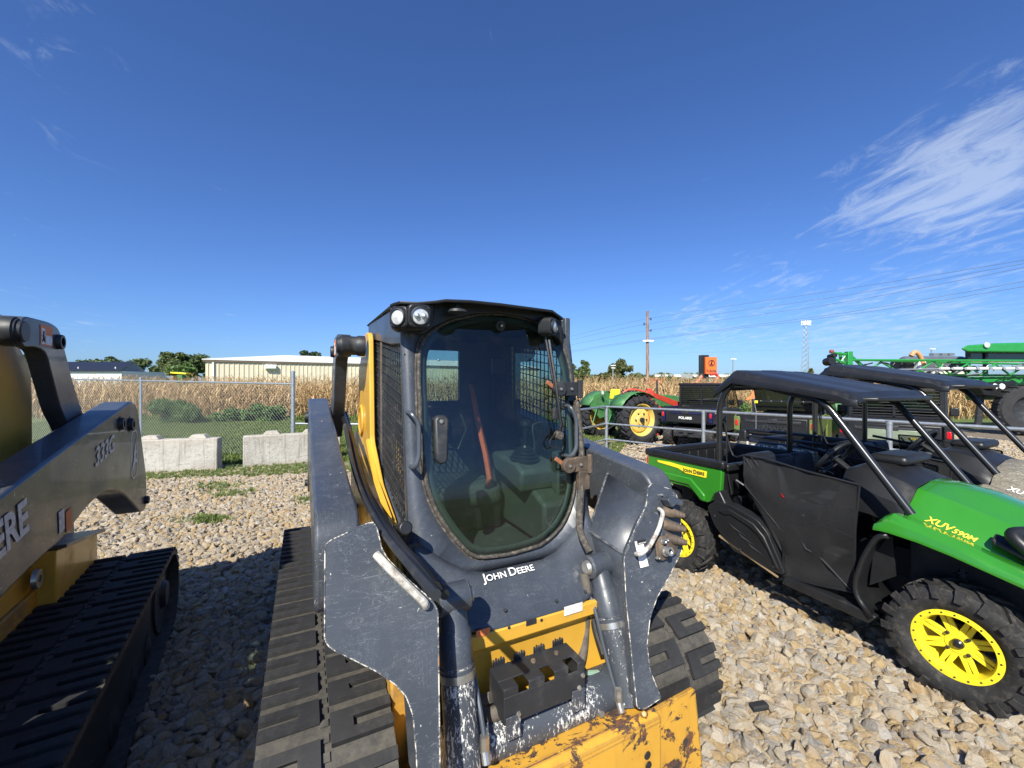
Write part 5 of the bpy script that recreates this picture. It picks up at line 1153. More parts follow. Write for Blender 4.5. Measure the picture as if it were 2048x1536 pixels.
        rowC=[(X,y,z) for y,z in [(.965,.52),(.955,.50),(.73,.48),(.495,.50)]]; rowD=[(X,y,z) for y,z in [(.97,.345),(.96,.343),(.74,.37),(.50,.42)]]
        g=MB(); R_=[rowA,rowM,rowB,rowC,rowD]
        sub=[]
        for i in range(len(R_)-1):
            for q in range(4):
                tt=q/4; sub.append([Vector(a).lerp(Vector(b),tt) for a,b in zip(R_[i],R_[i+1])])
        sub.append([Vector(v) for v in R_[-1]]); sub2=[]
        for i,r in enumerate(sub):
            rr=[]
            for k in range(3):
                for q in range(4): 
                    p=r[k].lerp(r[k+1],q/4); p.x+=math.sin(i*.9+k*2+q*.8)*.006+math.sin(i*.37+q*1.3+k)*.006; rr.append(p)
            rr.append(r[3]); sub2.append(rr)
        g.grid(sub2); d=part('net_door',g,M['net'],t,0,60)
        for pts in ([A,(1.10,1.25),(.80,1.205),B],[B,(.49,.86),C],[C,(.74,.375),D],[D,(.955,.68),F_,A],[(1.27,1.22),(.95,.80),(.52,.43)],[(1.27,1.0),(.9,.86),(.5,.80)],[(1.2,1.22),(.95,.95),(.80,.62),(.74,.60)]):
            m=MB(); m.tube([(X+dx*.45 if 0<i<len(pts)-1 else X+dx*.1,y,z) for i,(y,z) in enumerate(pts)],.008,6); part('net_strap',m,bk,d)
        m=MB(); m.plate([(X+dx*1.25,.97,1.0),(X+dx*1.25,.955,.99),(X+dx*1.25,.94,.975),(X+dx*1.25,.95,.972)],(.002,0,0)); part('red_tag',m,M['taillight'],d)
        m=MB(); m.tube([(X,1.36,1.02),(X,1.22,.96)],.007,6); part('net_rod',m,M['steel'],d)
        # roll cage
        X=f(.045); P=fillet([Vector((X,1.585,.80)),Vector((X,1.585,1.70)),Vector((X,1.44,1.90)),Vector((X,.73,1.735)),Vector((X,.23,1.02))],[0,.12,.10,.10,0],5,False)
        m=MB(); m.tube(P,.026,12); part('roll_cage_tube',m,M['blackmetal'],t)
        # bed side
        bs=[(2.42,1.09),(2.42,.85),(2.25,.825),(1.90,.835),(1.80,.78),(1.775,.735),(1.66,.735),(1.63,.80),(1.60,.83),(1.545,.83),(1.53,1.08)]
        a,b=sorted((f(.0),f(.05))); m=MB(); m.prx([tuple(p) for p in fillet(V2(bs),.03,3)],a,b); sd=part('bed_side',m,gr,t,.008)
        a,b=sorted((f(-.015),f(.02))); m=MB(); m.prx([(2.40,.93),(2.40,.86),(1.88,.86),(1.74,.74),(1.70,.74),(1.70,.80),(1.86,.93)],a,b); part('bed_side_swage',m,gr,sd,.01)
        if not s:
            P=lambda px,py:FU.X(px,py,-.004)
            pl=[P(1315,920),P(1340,924),P(1364,931),P(1414,943),P(1412.5,956),P(1371,946),P(1356,936),P(1316,924)]; m=MB(); m.plate(pl,(-.002,0,0)); part('side_sticker',m,M['jdyellow'],sd)
            lettering('bed_lettering',[('J',1.2),('OHN',.95),(' ',1),('D',1.2),('EERE',.95)],M['printblack'],sd,P(1366,942),P(1410,951)-P(1366,942),(0,.15,1),(P(1410,951)-P(1366,942)).length,.006,.03)
    # sill between fender and dash
    cow=[(.29,1.03,1.145,1.18),(.38,1.06,1.18,1.225),(.50,1.09,1.22,1.255),(.62,1.10,1.235,1.26),(.70,1.06,1.20,1.22),(.73,.98,1.10,1.10)]
    rows=[mir([(.16,y,a-.16),(.19,y,a-.01),(.235,y,a+.03),(.32,y,b),(.38,y,b+.01),(.625,y,c)]) for y,a,b,c in cow]; m=MB(); m.grid(rows); part('dashboard',m,bk,t,.006,25,solid=.01)
    m=MB(); m.b2((.56,.42,1.24),(1.02,.66,1.315)); part('instrument_pod',m,bk,t,.04,seg=4)
    m=MB(); c=Vector((.36,.80,1.27)); ax=Vector((0,.75,.55)).normalized(); u=Vector((1,0,0)); w=ax.cross(u); m.tube([c+(u*math.cos(a)+w*math.sin(a))*.165 for a in [2*PI*k/24 for k in range(24)]],.016,8,True)
    for a in (.4,2.7,4.7): m.cyl(c,c+(u*math.cos(a)+w*math.sin(a))*.16,.011,n=6)
    m.lathe([(0,.02),(.04,.015),(.045,-.02)],c,ax,12); m.cyl(c,c-ax*.3,.022,n=8); part('steering_wheel',m,bk,t)
    # seats
    for x0,x1,mt in ((.10,.50,M['black']),(.52,.80,M['seatdark']),(.80,1.14,M['seatdark'])):
        zc=.0 if x0<.2 else -.05
        m=MB(); m.box(((x0+x1)/2,1.34,1.02+zc),(x1-x0-.02,.11,.44),Matrix.Rotation(R(-8),3,'X')); part('seat_back',m,mt,t,.05,seg=4)
        m=MB(); m.b2((x0,.88,.72),(x1-.02,1.32,.84)); part('seat_cushion',m,mt,t,.04,seg=3)
    m=MB(); m.b2((.08,.86,.42),(1.17,1.42,.72)); part('seat_box',m,bk,t,.01)
    m=MB(); m.b2((.02,.30,.33),(1.23,1.0,.36)); part('floor_pan',m,bk,t)
    m=MB(); m.b2((.30,-.42,.30),(.95,2.3,.52)); m.b2((.22,-.3,.50),(1.03,.30,.80)); m.b2((.25,1.5,.45),(1.0,2.3,.80)); part('chassis',m,M['dark'],t,.01)
    for s in (0,1):
        f=lambda x:1.25-x if s else x
        for y in (0,1.95):
            for z0,z1 in ((.36,.44),(.27,.33)):
                for dy in (-.09,.09): m=MB(); m.tube([(f(.38),y+dy*1.3,z1),(f(.12),y+dy*.3,z0)],.014,8); part('suspension_arm',m,bk,t)
            m=MB(); m.tube([(f(.16),y+.05,.42),(f(.26),y+.05,.78)],.022,10); k=part('shock_absorber',m,bk,t)
            m=MB(); m.tube([Vector((f(.16+.1*q/40),y+.05,.46+.28*q/40))+Vector((math.cos(q*.9)*.034,math.sin(q*.9)*.034,0)) for q in range(41)],.006,5); part('coil_spring',m,M['dark'],k)
    # straps inside
    m=MB(); m.tube(smoothpath([(.08,1.56,1.50),(.12,1.50,1.20),(.10,1.30,1.22),(.2,1.1,.9)],4),.009,5); part('seat_belt',m,bk,t)
    m=MB(); m.tube(smoothpath([(.10,1.55,1.55),(.09,1.54,1.1),(.10,1.50,.85)],4),.006,5); part('gas_cable',m,bk,t)
    m=MB(); m.tube(smoothpath([(1.20,1.50,1.22),(1.15,1.0,1.16),(1.22,.45,1.10)],4),.016,6); part('far_strap',m,bk,t)
    flat('rollbar_label',[(0,0),(.03,0),(.03,.20),(0,.20)],M['label'],t,(.015,1.56,.84),(1,0,0),(0,0,1),.0)
    # cross tubes, roof
    for y,z in ((1.50,1.84),(.76,1.73)): m=MB(); m.tube([(.045,y,z),(1.205,y,z)],.024,10); part('cage_cross_tube',m,M['blackmetal'],t)
    st=[(1.612,1.80,1.735),(1.60,1.835,1.75),(1.435,1.985,1.865),(.90,1.875,1.785),(.62,1.815,1.73),(.56,1.80,1.70),(.50,1.735,1.70)]
    rows=[mir([(-.005,y,s_),(.0,y,s_+.05),(.035,y,z-.012),(.075,y,z),(.24,y,z+.003),(.26,y,z+.001),(.44,y,z+.003),(.46,y,z+.006),(.625,y,z+.008)]) for y,z,s_ in st]
    m=MB(); m.grid(rows); part('roof',m,bk,t,.004,18,solid=.02)
    m=MB(); m.prz([(.10,.56),(.16,.44),(.45,.40),(.80,.40),(1.09,.44),(1.15,.56)],1.735,1.765); part('roof_visor',m,bk,t,.01)
    # bed tub
    m=MB()
    for a,b in (((-.02,1.50,1.075),(.05,2.45,1.15)),((1.20,1.50,1.075),(1.27,2.45,1.15)),((.05,2.38,1.075),(1.20,2.45,1.15)),((.05,1.50,1.05),(1.20,1.56,1.12))): m.b2(a,b)
    part('bed_rim',m,bk,t,.02,seg=3)
    m=MB(); m.b2((.05,1.54,.82),(.065,2.40,1.09)); m.b2((1.185,1.54,.82),(1.20,2.40,1.09)); m.b2((.065,2.385,.82),(1.185,2.40,1.09)); m.b2((.065,1.54,.82),(1.185,1.56,1.11)); m.b2((.065,1.56,.82),(1.185,2.385,.84)); part('bed_liner',m,bk,t)
    for k in range(7): 
        m=MB(); m.b2((1.165,1.64+k*.11,.84),(1.186,1.67+k*.11,1.07)); part('liner_rib',m,bk,t,.006)
        m=MB(); m.b2((.16+k*.15,2.365,.84),(.19+k*.15,2.386,1.07)); part('liner_rib',m,bk,t,.006)
    m=MB(); m.b2((.02,2.40,.86),(1.23,2.43,1.08)); part('tailgate',m,gr,t,.01)
    for x in (.0,1.15): m=MB(); m.b2((x,2.405,.98),(x+.1,2.44,1.06)); part('taillight',m,M['taillight'],t,.01)
    m=MB(); m.tube([(.0+.1,2.1,.60),(.10,2.1,.72),(.10,2.25,.74)],.05,14); part('exhaust',m,M['blackmetal'],t)
    # front bar and lamp
    for s in (0,1):
        f=lambda x:1.25-x if s else x
        m=MB(); m.tube(fillet([Vector(p) for p in ((f(.14),-.46,.50),(f(.12),-.38,.80),(f(.06),-.24,.955),(f(.08),-.17,1.02),(f(.20),-.24,1.03),(f(.34),-.33,1.00),(f(.34),-.50,.80),(f(.34),-.52,.50))],.09,4,False),.034,12); part('front_guard',m,bk,t)
        m=MB(); m.plate([(f(.10),-.10,.93),(f(.17),-.10,.955),(f(.20),-.36,.87),(f(.12),-.36,.80)],(.0,0,.035)); part('headlight_bezel',m,bk,t,.01)
        m=MB(); m.box((f(.17),-.42,.82),(.16,.10,.05),Matrix.Rotation(R(12),3,'X')); part('headlight',m,M['lens'],t,.015)
    m=MB(); m.tube([(.34,-.33,1.0),(.91,-.33,1.0)],.034,12); part('front_guard_bar',m,bk,t)
    m=MB(); m.plate([(.14,-.40,.48),(1.11,-.40,.48),(1.06,-.57,.70),(.19,-.57,.70)],(0,.03,.01)); part('front_bumper',m,bk,t,.01)
    A0=Vector((.125,.20,JOI[1]-.02+.015)); B0=Vector((.125,-.15,JOI[3]-.02)); up=Vector((.06,0,.065)); nn=(B0-A0).cross(up).normalized(); a=A0+up*.22
    lettering('hood_lettering',[('XUV',1.25),('590M',.95)],M['printyellow'],t,a,B0-A0,up,.235,.006,.02,slant=.2,hs=1.0)
    return t
UT=build_utv(FU.o,28.0,'nearest utility vehicle, bright green hood and bed with yellow wheels and black roof')
def second_utv():
    c=copy_tree(UT,None,{'tractor_green':M['camo'],'bright_yellow':M['blackmetal'],'print_yellow':M['printwhite']})
    off=(1.66*FU.c,1.66*FU.s); c.location=(FU.o[0]+off[0],FU.o[1]+off[1],0); c['label']='second utility vehicle with camouflage body panels beside the bright green one'
    for ch in list(c.children_recursive):
        if ch.name.split('.')[0] in ('bed_lettering','side_sticker'): bpy.data.objects.remove(ch)
    for q in c.children:   # this one has a taller cage and roof
        if q.name.split('.')[0] in ('roof','roof_visor','roll_cage_tube','cage_cross_tube'): q.location.z=.09
    m=MB(); m.b2((-.045,1.52,.88),(-.02,2.42,1.125)); part('bed_side_panel',m,M['camo'],c,.01)
    lettering('bed_lettering',[('J',1.2),('OHN',.95),(' ',1),('D',1.2),('EERE',.95)],M['printwhite'],c,(-.045,2.34,1.02),(0,-1,0),(0,0,1),.80,.004,.03)
    m=MB(); m.lathe([(0,.03),(.04,.025),(.055,0)],(.02,2.44,1.02),(-.5,1,0),16); part('round_taillight',m,M['taillight'],c)
    for z,y0,y1 in ((1.28,1.5,2.40),(1.20,1.5,2.42)):
        m=MB(); m.tube([(.0,y1,z-.1),(.0,y1-.05,z),(.0,y0,z)],.018,8); part('bed_rail',m,M['blackmetal'],c)
    m=MB(); m.b2((-.03,2.34,1.05),(.06,2.44,1.27)); part('bed_corner_post',m,M['black'],c,.02)
second_utv()
# ------------------------------------------------------------------ parked row beyond the pipe fence (seen from behind)
def rear_vehicle(x,y,a,label,body,accent,text,tsize,tmat,screen,roofz=1.86,W=1.46,cabmat=None,sidecol=None):
    t=root('parked_utility_vehicle',label,'utility vehicle',(x,y,0),-a,'utility vehicles parked beyond the pipe fence'); bk=M['black']; hw=W/2
    for sx in (-1,1):
        for yy in (.35,2.35): wheel(t,sx*(hw-.14),yy,sx,.33,.24,.17,rm=M['blackmetal'],spokes=False,n=16)
        m=MB(); m.prx([(.0,.72),(.0,1.12),(.05,1.16),(1.25,1.18),(1.25,.95),(.80,.80),(.72,.72)],*sorted((sx*hw,sx*(hw-.05)))); part('bed_side',m,sidecol or body,t,.02)
        m=MB(); m.prx([(1.25,.45),(1.25,1.16),(2.2,1.10),(2.3,.45)],*sorted((sx*hw,sx*(hw-.05)))); part('door',m,cabmat or body,t,.02)
        m=MB(); m.prx([(1.32,1.16),(1.40,roofz-.10),(2.0,roofz-.10),(2.35,1.12)],*sorted((sx*(hw-.01),sx*(hw-.03)))); part('door_window',m,M['darkglass'],t)
        m=MB(); m.tube(fillet([Vector((sx*(hw-.05),1.28,.8)),Vector((sx*(hw-.05),1.30,roofz-.06)),Vector((sx*(hw-.06),2.05,roofz-.06)),Vector((sx*(hw-.05),2.55,1.12))],.08,4,False),.035,10); part('roll_cage_tube',m,M['blackmetal'],t)
        m=MB(); m.prx([(2.2,.6),(2.2,1.12),(2.6,1.08),(3.0,.85),(3.0,.6)],*sorted((sx*hw,sx*(hw-.25)))); part('front_fender',m,body,t,.03)
        m=MB(); m.b2((sx*hw-sx*.02,-.03,.90),(sx*(hw-.09),.02,1.04)); part('taillight',m,M['taillight'],t,.02)
        m=MB(); m.b2((sx*(hw+.005),-.02,.76),(sx*(hw-.12),.01,1.12)); part('taillight_surround',m,accent,t,.02)
        m=MB(); m.tube([Vector((sx*.36+math.cos(q*.9)*.045,.30+math.sin(q*.9)*.045,.42+.30*q/40)) for q in range(41)],.010,5); part('coil_spring',m,M['greymetal'],t)
        m=MB(); m.cyl((sx*.1,.35,.34),(sx*(hw-.2),.35,.33),.025,n=8); part('axle_shaft',m,M['dark'],t)
        m=MB(); m.box((sx*(hw+.12),2.15,1.28),(.14,.05,.18)); part('mirror',m,bk,t,.02)
    m=MB(); m.b2((-hw+.14,-.035,.74),(hw-.14,.02,1.12)); tg=part('tailgate',m,bk,t,.02)
    m=MB(); m.b2((-hw+.25,-.05,1.00),(hw-.25,-.03,1.06)); part('tailgate_band',m,accent if accent is M['blue'] else M['dark'],tg,.008)
    m=MB(); m.b2((-.09,-.06,1.0),(.09,-.03,1.09)); part('tailgate_latch',m,M['dark'],tg,.01)
    if text: lettering('tailgate_lettering',[(text,1)],tmat,tg,(-tsize/2,-.05,.85),(1,0,0),(0,0,1),tsize,.004,.04)
    m=MB(); m.b2((-hw+.05,.02,.72),(hw-.05,1.22,.76)); m.b2((-hw+.05,1.16,.76),(hw-.05,1.22,1.16)); part('bed_floor',m,bk,t)
    m=MB(); m.b2((-hw+.04,-.01,1.10),(hw-.04,.05,1.16)); part('tailgate_rim',m,bk,t,.012)
    m=MB(); m.b2((-.40,.05,.32),(.40,2.9,.60)); m.b2((-hw+.2,1.25,.4),(hw-.2,2.3,.75)); part('chassis',m,M['dark'],t,.02)
    m=MB(); m.b2((-.06,-.06,.38),(.06,.1,.46)); m.b2((-.2,0,.46),(.2,.06,.5)); part('hitch',m,M['dark'],t)
    m=MB(); m.prz([(-hw+.02,1.18),(hw-.02,1.18),(hw-.02,2.15),(hw-.25,2.28),(-hw+.25,2.28),(-hw+.02,2.15)],roofz-.05,roofz+.03); part('roof',m,bk,t,.03,seg=3)
    if screen=='louvre':
        m=MB(); m.b2((-hw+.1,1.235,1.18),(hw-.1,1.245,roofz-.07)); part('rear_window',m,M['darkglass'],t)
        for k in range(9): m=MB(); z=1.24+k*(roofz-1.36)/8; m.cyl((-hw+.08,1.22,z),(hw-.08,1.22,z),.009,n=6); part('screen_bar',m,bk,t)
        m=MB()
        for x0,x1,z0,z1 in ((-hw+.06,-hw+.12,1.17,roofz-.05),(hw-.12,hw-.06,1.17,roofz-.05),(-.02,.02,1.17,roofz-.05),(-hw+.1,hw-.1,1.17,1.21),(-hw+.1,hw-.1,roofz-.1,roofz-.05)): m.b2((x0,1.20,z0),(x1,1.235,z1))
        part('screen_frame',m,bk,t)
    elif screen=='panel':
        m=MB(); m.b2((-hw+.1,1.235,1.18),(hw-.1,1.245,roofz-.07)); part('rear_window',m,M['darkglass'],t)
        m=MB(); m.b2((-hw+.08,1.21,1.42),(hw-.08,1.235,1.46)); part('window_bar',m,bk,t)
        for k in range(6): m=MB(); m.lathe([(0,.01),(.014,.008),(.016,0)],(-.55+k*.22,1.21,1.44),(0,-1,0),8); part('window_stud',m,M['steel'],t)
    m=MB(); m.b2((-hw+.15,1.7,.75),(hw-.15,1.82,1.35)); part('seat_back',m,M['seatdark'],t,.04)
    return t
PV=rear_vehicle(5.02,11.9,44,'dark blue utility vehicle with POLARIS tailgate behind the pipe fence',M['black'],M['blue'],'POLARIS',.38,M['printwhite'],'louvre',1.86,1.46,sidecol=M['blue'])
lettering('side_lettering',[('RANGER',1)],M['printwhite'],PV,(.735,.14,1.02),(0,1,0),(0,0,1),.42,.004,.03,slant=.3)
YV=rear_vehicle(5.72,9.05,46,'olive and black utility vehicle with YAMAHA tailgate and red lamps',M['olive'],M['olive'],'YAMAHA',.62,M['dark'],'panel',1.80,1.56)
TV=rear_vehicle(7.02,7.62,44,'black utility vehicle with PRO tailgate panel and louvred rear screen',M['black'],M['black'],None,.3,M['printwhite'],'louvre',1.83,1.56)
tg=[q for q in TV.children if q.name.startswith('tailgate')][0]
m=MB(); m.b2((-.35,-.055,.82),(.42,-.04,1.02)); pp=part('tailgate_plate',m,pm('sage_grey',(.20,.24,.17),.35),tg,.01)
lettering('tailgate_lettering',[('PRO',1)],M['printyellow'],pp,(.25,-.055,.85),(1,0,0),(0,0,1),.13,.004,.02)
# orange safety flag
def flag():
    d=8.3; X=(1512-1024)/825*d; t=root('safety_flag','small orange triangular flag on a whip pole beside the olive vehicle','flag',(X,d,0)); z=lambda y:1.86+(768-y)/825*d
    m=MB(); m.tube([(0,0,.9),(0,0,z(820)),(-.06,0,z(792))],.006,6); part('whip_pole',m,M['galv'],t)
    m=MB(); m.plate([(-.05,0,z(780)),(-.02,0,z(797)),(-.20,.03,z(800)),(-.10,.02,z(792))],(0,.004,0)); part('flag_cloth',m,pm('flag_orange',(.9,.22,.06),.8),t)
    m=MB(); m.b2((-.03,-.01,z(806)),(.03,.01,z(801))); part('yellow_clip',m,M['jdyellow'],t)
flag()
# ------------------------------------------------------------------ old green tractor
def old_tractor(x,y,a,label,rm2=None):
    t=root('old_tractor',label,'tractor',(x,y,0),-a,'old green farm tractors'); g=M['green_old']
    for sx in (-1,1):
        wheel(t,sx*.98,0,sx,.76,.42,.50,M['oldtyre'],M['oldyellow'] if sx>0 else (rm2 or M['rustyyellow']),n=22,old=True)
        wheel(t,sx*.62,2.35,sx,.38,.20,.22,M['oldtyre'],M['oldyellow'],n=16,old=True)
        # fender: bent sheet over the rear wheel
        rows=[]
        for k in range(9):
            an=R(10+k*17); rows.append([(sx*.50,-math.cos(an)*.88*-1*-1,.76+math.sin(an)*.86),(sx*1.12,-math.cos(an)*.88,.76+math.sin(an)*.86)])
        m=MB(); m.grid(rows[1:8]); part('fender',m,g,t,0,40,solid=.01)
        m=MB(); m.prx([(-.35,.7),(-.75,1.1),(-.55,1.50),(-.1,1.60),(.3,1.5),(.45,.9)],*sorted((sx*.50,sx*.52))); part('fender_side',m,g,t)
        m=MB(); m.cyl((sx*.2,0,.76),(sx*.9,0,.76),.11,.09,14); part('axle_housing',m,g,t)
        m=MB(); m.tube([(sx*.28,-.2,.62),(sx*.36,-.65,.45),(sx*.38,-1.0,.42)],.03,8); part('hitch_arm',m,M['dark'],t)
        m=MB(); m.tube([(sx*.30,-.15,1.15),(sx*.42,-.5,1.12),(sx*.38,-.75,.5)],.018,8); part('lift_link',m,g,t)
    m=MB(); m.b2((-.28,-.35,.50),(.28,.55,1.12)); part('transmission',m,g,t,.05)
    m=MB(); m.b2((-.20,.5,.62),(.20,2.1,1.05)); part('engine_block',m,M['dark'],t,.03)
    m=MB(); m.prx([(.75,1.05),(.75,1.50),(.95,1.56),(2.45,1.45),(2.60,1.35),(2.62,.85),(2.3,.80),(2.2,1.08)],-.24,.24); part('hood',m,g,t,.05,seg=3)
    m=MB(); m.b2((-.13,2.1,.55),(.13,2.6,.85)); m.cyl((-.6,2.35,.45),(.6,2.35,.45),.05,n=8); part('front_axle',m,g,t)
    m=MB(); m.b2((-.22,-.05,1.25),(.22,.32,1.33)); m.box((0,-.12,1.52),(.44,.08,.34),Matrix.Rotation(R(-10),3,'X')); part('seat',m,M['jdyellow'],t,.03,seg=3)
    m=MB(); m.b2((-.14,-.45,.70),(.14,-.30,1.35)); part('rear_column',m,g,t,.02)
    m=MB(); c=Vector((0,.62,1.62)); ax=Vector((0,-.6,.8)); u=Vector((1,0,0)); w=ax.cross(u); m.tube([c+(u*math.cos(k*PI/10)+w*math.sin(k*PI/10))*.2 for k in range(20)],.014,6,True); m.cyl(c+u*.2,c-u*.2,.01,n=5); m.cyl(c,c-ax*.5,.02,n=6); part('steering_wheel',m,M['dark'],t)
    m=MB(); m.cyl((.12,1.6,1.5),(.12,1.6,2.0),.03,n=10); part('exhaust_stack',m,M['dark'],t)
    m=MB(); m.b2((-.35,-.42,1.50),(-.25,-.36,1.62)); part('work_lamp',m,M['lens'],t,.02)
    return t
T1=old_tractor(3.50,13.65,65,'faded green tractor with yellow dished wheels behind the pipe fence')
T2=copy_tree(T1); T2.location=(9.7,11.3,0); T2.rotation_euler=(0,0,R(-20)); T2['label']='second green tractor with yellow wheels seen through the louvred rear screen'
def red_boom():
    d=13.0; Y=lambda px,py,q=0:Vector(((px-1024)/825*(d+q)-4.3,q,1.86+(768-py)/825*(d+q))); t=root('red_post_driver','red steel implement with upright mast and sloping boom beside the old tractor','farm implement',(4.3,d,0)); r=M['red']
    m=MB(); a=Y(1294,779); m.b2((a.x,-.08,.35),(Y(1303,779).x,.10,Y(1294,777).z)); part('mast',m,r,t,.01)
    m=MB(); b=Y(1297,783); m.b2((b.x-.13,-.12,b.z-.14),(b.x+.13,.14,b.z+.02)); part('mast_head',m,r,t,.01)
    m=MB(); A=Y(1304,787,.1); B=Y(1364,812,.8); m.plate([A+Vector((0,0,.05)),A+Vector((0,0,-.10)),B+Vector((0,0,-.12)),B+Vector((0,0,.10))],(.03,.16,0)); part('boom',m,r,t,.01)
    m=MB(); m.tube([Y(1303,800,.1),Y(1325,820,.2)],.03,8); part('brace',m,r,t)
    m=MB(); m.tube(smoothpath([Y(1290,784),Y(1270,779),Y(1252,781),Y(1243,790)],4),.03,8); part('curved_arm',m,r,t)
    m=MB(); c=Y(1252,785); m.tube([c+Vector((math.cos(k*PI/8)*.13,math.sin(k*PI/8)*.13,math.sin(k*PI/8)*.07)) for k in range(16)],.018,6,True); part('ring',m,M['dark'],t)
    m=MB(); m.b2((-.6,-.1,.25),(.3,.15,.42)); m.b2((Y(1240,790).x,-.06,.9),(Y(1262,790).x,.06,1.05)); part('base_frame',m,r,t,.02)
    # red loader beyond the sign
    d2=44.; W=lambda px,py:Vector(((px-1024)/825*d2-(1435-1024)/825*d2,0,1.86+(768-py)/825*d2)); t=root('red_loader_arm','red raised loader arm at the right of the orange sign','machine',((1435-1024)/825*d2,d2,0))
    for P in ([(1430,766),(1437,754),(1431,748),(1420,749)],[(1388,770),(1400,757),(1404,752)]): m=MB(); m.tube([W(*p) for p in P],.18,6); part('loader_arm',m,r,t)
    m=MB(); m.b2((W(1378,775).x,-.5,0),(W(1436,775).x,1,2.0)); part('machine_body',m,r,t,.1)
    d3=60.; X=lambda px:(px-1024)/825*d3; t=root('red_implement','low red machine roof beyond the corn near the wooden pole','machine',(X(1310),d3,0)); m=MB(); m.b2((-1.0,0,0),(1.1,2,2.55)); part('machine_body',m,r,t,.1); m=MB(); m.b2((-1.1,-.1,2.55),(1.2,2.1,2.66)); part('machine_roof',m,r,t,.03)
red_boom()
# ------------------------------------------------------------------ green sprayer at the right
def sprayer():
    d=15.; g=pm('sprayer_green',(.02,.24,.045),.3,0,.08,coat=.4); x0=(1850-1024)/825*d
    t=root('crop_sprayer','large green self-propelled sprayer with folded truss boom beyond the vehicles','sprayer',(x0,d,0))
    P=lambda px,py,q=0:Vector(((px-1024)/825*(d+q)-x0,q,1.86+(768-py)/825*(d+q)))
    def bar(a,b,r,name='boom_chord',mt=g,n=6): m=MB(); m.tube([P(*a),P(*b)],r,n); return part(name,m,mt,t)
    bar((1697,720,0),(2150,722,.2),.045); bar((1750,721,.3),(2150,731,.5),.04); bar((1690,741,0),(2150,733,0),.03,'spray_line',M['galv']); bar((1700,748,.2),(2150,752,.4),.045); bar((1850,757,.5),(2150,754,.5),.05)
    zz=[(1722,752),(1762,724),(1812,752),(1840,740),(1868,722),(1900,748),(1935,728),(1960,750),(1990,728),(2020,750),(2060,726),(2100,750)]
    for a,b in zip(zz[:-1],zz[1:]): bar((*a,.1),(*b,.1),.032,'boom_brace')
    for k in range(9): bar((1870+k*22,731,.1),(1878+k*22,741,.1),.02,'nozzle_pipe',M['galv'])
    for px in range(1880,2060,26): bar((px,737,-.05),(px+17,737,-.05),.05,'white_nozzle_body',M['white'],8)
    m=MB(); a=P(1692,703);b=P(1702,756); m.b2((a.x,-.1,b.z-.3),(b.x,.1,a.z)); part('boom_end_frame',m,g,t,.02)
    for (p,q,r) in (((1668,706,0),(1692,709,0),.05),((1664,716,0),(1690,727,0),.05),((1668,706,0),(1672,748,0),.045),((1660,750,0),(1692,752,0),.05),((1668,742,0),(1690,712,0),.035),((1680,704,.2),(1684,750,.2),.05),((1702,712,.1),(1722,730,.1),.05),((1722,730,.1),(1716,748,.1),.04)): bar(p,q,r,'linkage')
    bar((1702,712,.2),(1728,734,.2),.05,'black_hose',M['black'])
    for px,py,r in ((1658,723,.14),(1660,741,.12),(1672,732,.12),(1664,712,.08),(1680,744,.1)): m=MB(); c=P(px,py); m.lathe([(0,.15),(r,.15),(r*1.1,0),(r,-.15),(0,-.15)],c,(0,-1,.1),12); part('valve_body',m,M['black'],t)
    m=MB(); c=P(1663,703); m.lathe([(0,-.075),(.06,-.05),(.075,0),(.06,.05),(0,.075)],c,(0,0,1),14); part('marker_ball',m,pm('brown_red',(.28,.05,.03),.4),t)
    rr=random.Random(9)
    for k in range(34):
        px=rr.uniform(1705,2090); py=rr.uniform(724,750); l=rr.uniform(8,30); mt,nm=rr.choice([(M['black'],'spray_hose'),(M['galv'],'spray_pipe'),(g,'boom_link'),(M['black'],'spray_hose')]); q=rr.uniform(-.05,.5)
        m=MB(); m.tube(smoothpath([P(px,py,q),P(px+l*.5,py+rr.uniform(-5,5),q),P(px+l,py+rr.uniform(-5,5),q)],4),rr.uniform(.015,.035),6); part(nm,m,mt,t)
    # tank, boxes, hose
    m=MB(); a=P(1806,712,1.5); b=P(1925,760,1.5); m.b2((a.x,1.4,b.z),(b.x+.3,1.9,a.z)); part('solution_tank',m,pm('tank_grey',(.10,.11,.13),.35),t,.3,seg=5)
    m=MB(); a=P(1798,722,.6); b=P(1845,748,.6); m.b2((a.x,.5,b.z),(b.x,1.0,a.z)); part('hose_box',m,M['black'],t,.05)
    m=MB(); a=P(1833,722,.4); b=P(1848,742,.4); m.b2((a.x,.3,b.z),(b.x,.6,a.z)); part('white_tank_box',m,M['white'],t,.04)
    m=MB(); a=P(1862,742,.4); b=P(1925,752,.4); m.b2((a.x,.3,b.z),(b.x,.9,a.z)); part('white_pipe_rack',m,pm('off_white',(.6,.56,.48),.5),t,.05)
    m=MB(); m.tube(smoothpath([P(1822,712,.3),P(1830,704,.3),P(1840,712,.3),P(1847,730,.3)],5),.075,12); part('tan_suction_hose',m,pm('tan_hose',(.55,.27,.12),.6),t)
    for px in (1868,1885,1899): m=MB(); a=P(px,709,2); m.box(a,(.22,.2,.1)); part('tank_lid',m,M['galv'],t)
    # cab
    q=.6; rf=[(1920,697),(1935,690),(1990,686),(2140,683),(2160,700),(2140,706),(1935,704)]
    m=MB(); m.plate([P(a,b,q-.3) for a,b in rf],(1.2,1.0,0)); part('cab_roof',m,g,t,.06,seg=3)
    m=MB(); m.plate([P(1936,704,q),P(2150,704,q),P(2150,722,q),P(1936,722,q)],(1.2,1.0,0)); part('cab_glass',m,M['darkglass'],t)
    for px in (1937,1972,2060): m=MB(); a=P(px,700,q-.03); m.b2((a.x-.05,q-.06,a.z-1.0),(a.x+.05,q+.04,a.z)); part('cab_post',m,M['black'],t)
